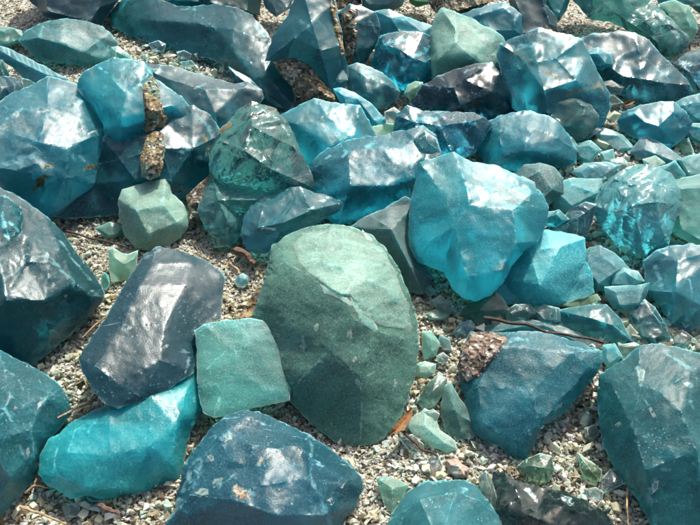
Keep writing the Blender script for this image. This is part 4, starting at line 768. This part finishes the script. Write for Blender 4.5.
def blob(x, y, rx, ry, ang=0.):
    c_, s_ = math.cos(ang), math.sin(ang); out = []
    for k in range(10):
        a_ = k * .6283; f = 1 + .28 * math.sin(2.3 * k + x); u, v = rx * f * math.cos(a_), ry * f * math.sin(a_)
        out.append('%.1f,%.1f' % (x + c_ * u - s_ * v, y + s_ * u + c_ * v))
    return ' '.join(out)
for words, nm, mt_, spots in (
    ('beige spot', 'inclusion', BEIGE, ((241, 494, 11, 6, .4), (261, 460, 2.6, 4, .3))), ('beige spot', 'chip_glint', CHIP_GLINT, ((211, 458, 6, 4, .6), (228, 437, 4, 7, .5), (202, 492, 7, 4, -.3), (218, 480, 8, 3, -.5), (330, 500, 4, 3, 0))),
    ('sandy brown crust', 'chip_glint', CHIP_GLINT, ((532, 390, 2, 2), (561, 406, 4, 1.6, -.6), (520, 370, 1.6, 1.2))),
    ('lighter right shoulder', 'chip_glint', CHIP_GLINT, ((641, 376, 4.5, 9, .1), (687, 384, 6, 3), (662, 463, 2.5, 2.5), (619, 425, 3, 2.6), (655, 487, 4, 10, .4), (652, 412, 1.3, 9, -.5))),
    ('huge grey blue boulder', 'chip_glint', CHIP_GLINT, ((45, 111, 8, 2, -.2), (60, 113, 5, 1.5, .4), (16, 114, 5, 4), (93, 132, 8, 2, -.4))), ('huge grey blue boulder', 'stain', stone_mat('olive_stain', (.09, .08, .02), (.16, .14, .05), (.06, .05, .02), 70, .1), ((46, 167, 6, 2.2, -.3), (40, 182, 3.5, 8, .6), (90, 167, 7, 2, .1))),
    ('greyish upper band', 'chip_glint', CHIP_GLINT, ((47, 255, 4, 4), (53, 285, 2, 2), (66, 297, 5, 1.5, .8), (20, 273, 2, 1.5))),
    ('pale chipped ridge', 'chip_glint', CHIP_GLINT, ((40, 405, 3, 8, .5), (17, 408, 2, 3), (28, 452, 1.6, 4))),
    ('pale chipped crest', 'chip_glint', CHIP_GLINT, ((478, 178, 8, 3, .6), (500, 190, 9, 4, .3), (522, 196, 9, 5, .5), (503, 266, 3, 5, .4))),
    ('broad bright sheen', 'chip_glint', CHIP_GLINT, ((129, 328, 6, 2.5, -.2), (167, 347, 3, 2), (150, 300, 1.5, 1.5), (186, 372, 2, 3, .4))),
    ('sugary right face', 'chip_glint', CHIP_GLINT, ((487, 42, 9, 4, .5), (492, 57, 6, 5, .3)))):
    for sp_ in spots: crust(find(words), nm, blob(*sp_), mt_, .15, .12, 5, None, chipped=.1 if nm == 'chip_glint' else 0, wearv=.6)
# loose things in the shaded hollow above the cobble
chunk('glass_shard', 'round pale blue bead of glass on the debris left of the green cobble', GS, '234,281 237,276 243,273 248,276 249,283 244,288 237,287', None, 291, G((.22, .42, .48), frost=.45), group=SH)
chunk('pebble', 'yellow brown crusty stone tucked against the left flank of the green cobble', 'stone', '234,326 243,310 254,292 260,286 263,292 256,312 248,326', None, 330, TANM, group=None, chip=1.4, chipscale=8)
chunk('glass_shard', 'grey green flake under the emerald glowing chunk', GS, '212,236 222,236 232,240 226,246 215,248', None, 262, G((.16, .32, .3), trans=.4), group=SH)
TW = twig_mat('bark', (.16, .1, .07)); STRAW = twig_mat('straw', (.42, .3, .17)); DK = twig_mat('dark_stalk', (.07, .045, .035))
tube('twig', 'short thick brown twig lying under the clear blue wedge', 'twig', [(237, 250, .02), (247, 258, .02), (258, 265, .018)], .0085, TW)
tube('twig', 'long thin dark stalk across the gravel behind the slate slab', 'twig', [(66, 230, .02), (90, 238, .02), (112, 243, .02), (128, 247, .018)], .0022, DK)
tube('twig', 'dark straight twig lying on the rubble above the deep teal block', 'twig', [(484, 318, .05), (520, 324, .05), (560, 334, .05), (604, 342, .045)], .0034, DK)
tube('stalk', 'pale dry stalk between the corner rock and the turquoise rock', 'twig', [(97, 398, .035), (82, 405, .05), (58, 418, .06)], .0022, STRAW)
tube('stalk', 'pale dry stalk in the lit gravel strip behind the corner rock', 'twig', [(108, 315, .02), (95, 325, .018), (82, 338, .02)], .0018, STRAW)
tube('stalk', 'brown stalk on the shaded gravel under the turquoise rock, close to the bottom edge', 'twig', [(20, 507, .02), (42, 514, .02), (66, 524, .02)], .0022, STRAW)
tube('stalk', 'bent brown stalk under the left end of the turquoise rock', 'twig', [(24, 492, .02), (36, 486, .02), (50, 488, .015)], .002, STRAW)
tube('stalk', 'short brown splinter of wood below the bottom edge of the turquoise rock', 'twig', [(98, 505, .02), (110, 510, .02), (120, 514, .02)], .004, TW)
tube('stalk', 'reddish stalk in the debris left of the green cobble', 'twig', [(228, 263, .02), (236, 268, .015), (240, 274, .02)], .003, STRAW)
tube('stalk', 'dark bent stalk on the gravel under the speckled mint flake', 'twig', [(404, 432, .02), (420, 448, .02), (438, 456, .02)], .0028, DK)
tube('stalk', 'thin upright stalk at the foot of the big teal rock', 'twig', [(627, 488, .02), (627, 505, .03), (628, 525, .02)], .0016, STRAW)
def leaf(label, pts, z):
    V = []; n = len(pts)
    for i, (x, y, w) in enumerate(pts):
        for s_, dz in ((-1, .004), (0, -.002), (1, .006)): V.append(gpt(x + s_ * w, y + s_ * w * .4, z + dz + .004 * math.sin(i)))
    V = np.array(V); V2 = V - np.array([0, 0, .0012]); m = len(V); F = []
    for i in range(n - 1):
        for j in (0, 1):
            f = [i * 3 + j, i * 3 + j + 1, i * 3 + j + 4, i * 3 + j + 3]; F.append(f); F.append([k + m for k in f[::-1]])
    rim = [i * 3 for i in range(n)] + [n * 3 - 2] + [i * 3 + 2 for i in range(n - 1, -1, -1)] + [1]
    for i in range(len(rim)): a, b_ = rim[i], rim[(i + 1) % len(rim)]; F.append([a, b_, b_ + m, a + m])
    ob = mesh_obj('dry_leaf', np.concatenate([V, V2]), F, LEAFM, None, V[0]); ob['label'] = label; ob['category'] = 'leaf'
LEAFM = twig_mat('dry_leaf', (.3, .15, .06))
leaf('curled orange brown leaf tucked under the lower right of the green cobble', [(390, 434, 1), (396, 430, 4), (402, 424, 4.5), (408, 416, 3.5), (412, 408, 1)], .03)
leaf('small rust brown leaf on the gravel below the slate wedge', [(624, 105, 1), (629, 103, 3), (634, 101, 1)], .02)


# ------------------------------------------------------------------ ground: one sheet, fine where the pile is
def hgt(x, y): return .006 * mn.fractal(Vector((x * 9, y * 9, 3)), .8, 2, 3) - .004
xs = np.concatenate([-np.geomspace(60, 1.9, 16), np.arange(-1.8, 1.8, .016), np.geomspace(1.9, 60, 16)])
ys = np.concatenate([-np.geomspace(60, .5, 12), np.arange(.3, 3.0, .016), np.geomspace(3.1, 90, 20)])
GV = [(x, y, hgt(x, y)) for y in ys for x in xs]; nx = len(xs)
GF = [(j * nx + i, j * nx + i + 1, (j + 1) * nx + i + 1, (j + 1) * nx + i) for j in range(len(ys) - 1) for i in range(nx - 1)]
b = NB('gritty_soil')
vc = b.voro(150, out='Color'); sp = b.n('SeparateColor'); b.t.links.new(vc, sp.inputs[0])
soil = b.mix(b.ramp(b.noise(9, 5, .6), .35, .65), (.2, .165, .125), (.42, .38, .3))
soil = b.mix(b.math('MULTIPLY', b.ramp(sp.outputs[0], .45, .6), .8), soil, (.62, .62, .54))
soil = b.mix(b.math('MULTIPLY', b.ramp(sp.outputs[1], .8, .85), .8), soil, (.04, .03, .025))
b.set(b.p, 'Base Color', soil); b.set(b.p, 'Roughness', .7)
b.set(b.p, 'Normal', b.bump(b.voro(150), .9, .006, b.bump(b.noise(60, 5, .7), .6, .01)))
gob = mesh_obj('ground', np.array(GV), GF, b.m); gob['kind'] = 'structure'

# ------------------------------------------------------------------ crushed glass gravel: uncountable crumbs, one mesh
def crumb_templates(n):
    T = []
    for _ in range(n):
        k = RNG.integers(3, 6); a = np.sort(RNG.uniform(0, 2 * math.pi, k)); a = np.arange(k) / k * 2 * math.pi + RNG.uniform(-.4, .4, k)
        r0 = RNG.uniform(.6, 1.1, k); r1 = r0 * RNG.uniform(.45, 1., k); hz = RNG.uniform(.3, .8)
        lo = np.stack([np.cos(a) * r0, np.sin(a) * r0, -hz + RNG.uniform(-.15, .15, k)], 1); up = np.stack([np.cos(a + .2) * r1, np.sin(a + .2) * r1, hz + RNG.uniform(-.25, .25, k)], 1)
        f = [list(range(k))[::-1], [k + i for i in range(k)]] + [[i, (i + 1) % k, k + (i + 1) % k, k + i] for i in range(k)]
        T.append((np.concatenate([lo, up]), f))
    return T
TEMPL = crumb_templates(24)
# patches of the photograph where gravel is bigger / paler: x, y, radius, size factor, whiteness (partly painting lit and shaded ground)
ZONES = [(190, 60, 60, 1.9, .9), (165, 54, 25, 1.6, .9), (600, 130, 60, 2.2, .9), (620, 180, 50, 2.6, .9), (680, 160, 40, 2.4, .85), (590, 440, 50, 1.1, .92), (400, 470, 60, 1.1, .92), (470, 465, 40, 1.1, .88), (680, 335, 40, 2.6, .95),
         (520, 310, 50, 2.5, .8), (620, 335, 40, 2.6, .9), (565, 190, 50, 2.2, .9), (640, 270, 40, 2.2, .9), (70, 345, 60, 1., .9), (600, 80, 25, 1.6, .8), (610, 95, 20, 1.4, .8), (590, 25, 40, .8, .55), (300, 410, 50, .95, .55), (110, 240, 60, .9, .6), (230, 270, 50, .85, .3), (50, 18, 60, .7, .15), (270, 15, 60, .7, .2), (420, 8, 60, .9, .15), (90, 510, 120, 1.3, .5), (690, 40, 30, .8, .3), (450, 300, 50, 1., .3), (90, 72, 40, .8, .5), (440, 350, 40, 1.0, .4)]
PO = [f for f in FOOT]
def free(px):
    hid = np.zeros(len(px), bool)
    for q, c in PO: hid |= inside(px, c + (q - c) * .9)
    return ~hid
cand = np.stack([RNG.uniform(-50, 750, 170000), RNG.uniform(-25, 565, 170000)], 1)
fr = free(cand); keep = fr | (RNG.random(len(cand)) < .06); cand = cand[keep]; frk = fr[keep]
order = np.argsort(cand[:, 1]); cand = cand[order]
VV = []; FF = []; CC = []; off = 0
PALC = np.array([(.74, .75, .67), (.68, .62, .48), (.52, .68, .63), (.84, .85, .78), (.5, .42, .3), (.2, .155, .11), (.6, .68, .57), (.3, .58, .6)])
for i, (x, y) in enumerate(cand):
    fac = 1.; wh = .5; wsum = .35; fac *= .35; wh *= .35
    for zx, zy, zr, zs, zw in ZONES:
        k = math.exp(-((x - zx) ** 2 + (y - zy) ** 2) / zr ** 2 * 1.6); fac += zs * k; wh += zw * k; wsum += k
    fac /= wsum; wh /= wsum
    s = float(np.clip(RNG.lognormal(math.log(.0023), .55), .0011, .009)) * fac
    r = rays([(x, y)])[0]; g = CAM + r * (-CH / r[2])
    tv, tf = TEMPL[RNG.integers(24)]
    ax = RNG.normal(size=3); ax /= np.linalg.norm(ax); an = RNG.uniform(0, 6.28); kx = np.array([[0, -ax[2], ax[1]], [ax[2], 0, -ax[0]], [-ax[1], ax[0], 0]])
    Rm = np.eye(3) + math.sin(an) * kx + (1 - math.cos(an)) * kx @ kx
    p = (tv * s * np.array([1.25, RNG.uniform(.6, 1.1), RNG.uniform(.25, .7)])) @ Rm.T + np.array([g[0], g[1], hgt(g[0], g[1]) + s * RNG.uniform(.1, 1.1)])
    VV.append(p); FF += [[k + off for k in f] for f in tf]; off += len(tv)
    u = RNG.random()
    if fac > 1.45 and u < .75: ci = RNG.choice([0, 2, 3, 6, 7], p=[.15, .3, .2, .1, .25])
    elif u < wh: ci = RNG.choice([0, 1, 2, 3, 6], p=[.34, .2, .14, .2, .12])
    else: ci = RNG.choice([1, 4, 5, 0, 6], p=[.24, .3, .2, .16, .1])
    col = PALC[ci] * (1.03, 1.04, .9) * RNG.uniform(.75, 1.15); CC.append(np.tile([*np.clip(col, 0, .8), 1], (len(tv), 1)))
b = NB('crushed_glass')
at = b.n('Attribute', attribute_name='wear')
b.set(b.p, 'Base Color', at.outputs['Color']); b.set(b.p, 'Roughness', .22); b.set(b.p, 'Transmission Weight', .15); b.set(b.p, 'IOR', 1.48); b.set(b.p, 'Subsurface Weight', .8); b.p.inputs['Subsurface Radius'].default_value = (.8, 1, .9); b.set(b.p, 'Subsurface Scale', .006)
b.set(b.p, 'Normal', b.bump(b.noise(300, 3, .6), .4, .002))
gr = mesh_obj('gravel', np.concatenate(VV), FF, b.m, np.concatenate(CC)); gr.data.shade_flat()
gr['kind'] = 'stuff'; gr['label'] = 'crushed clear and beige glass gravel between the rocks'
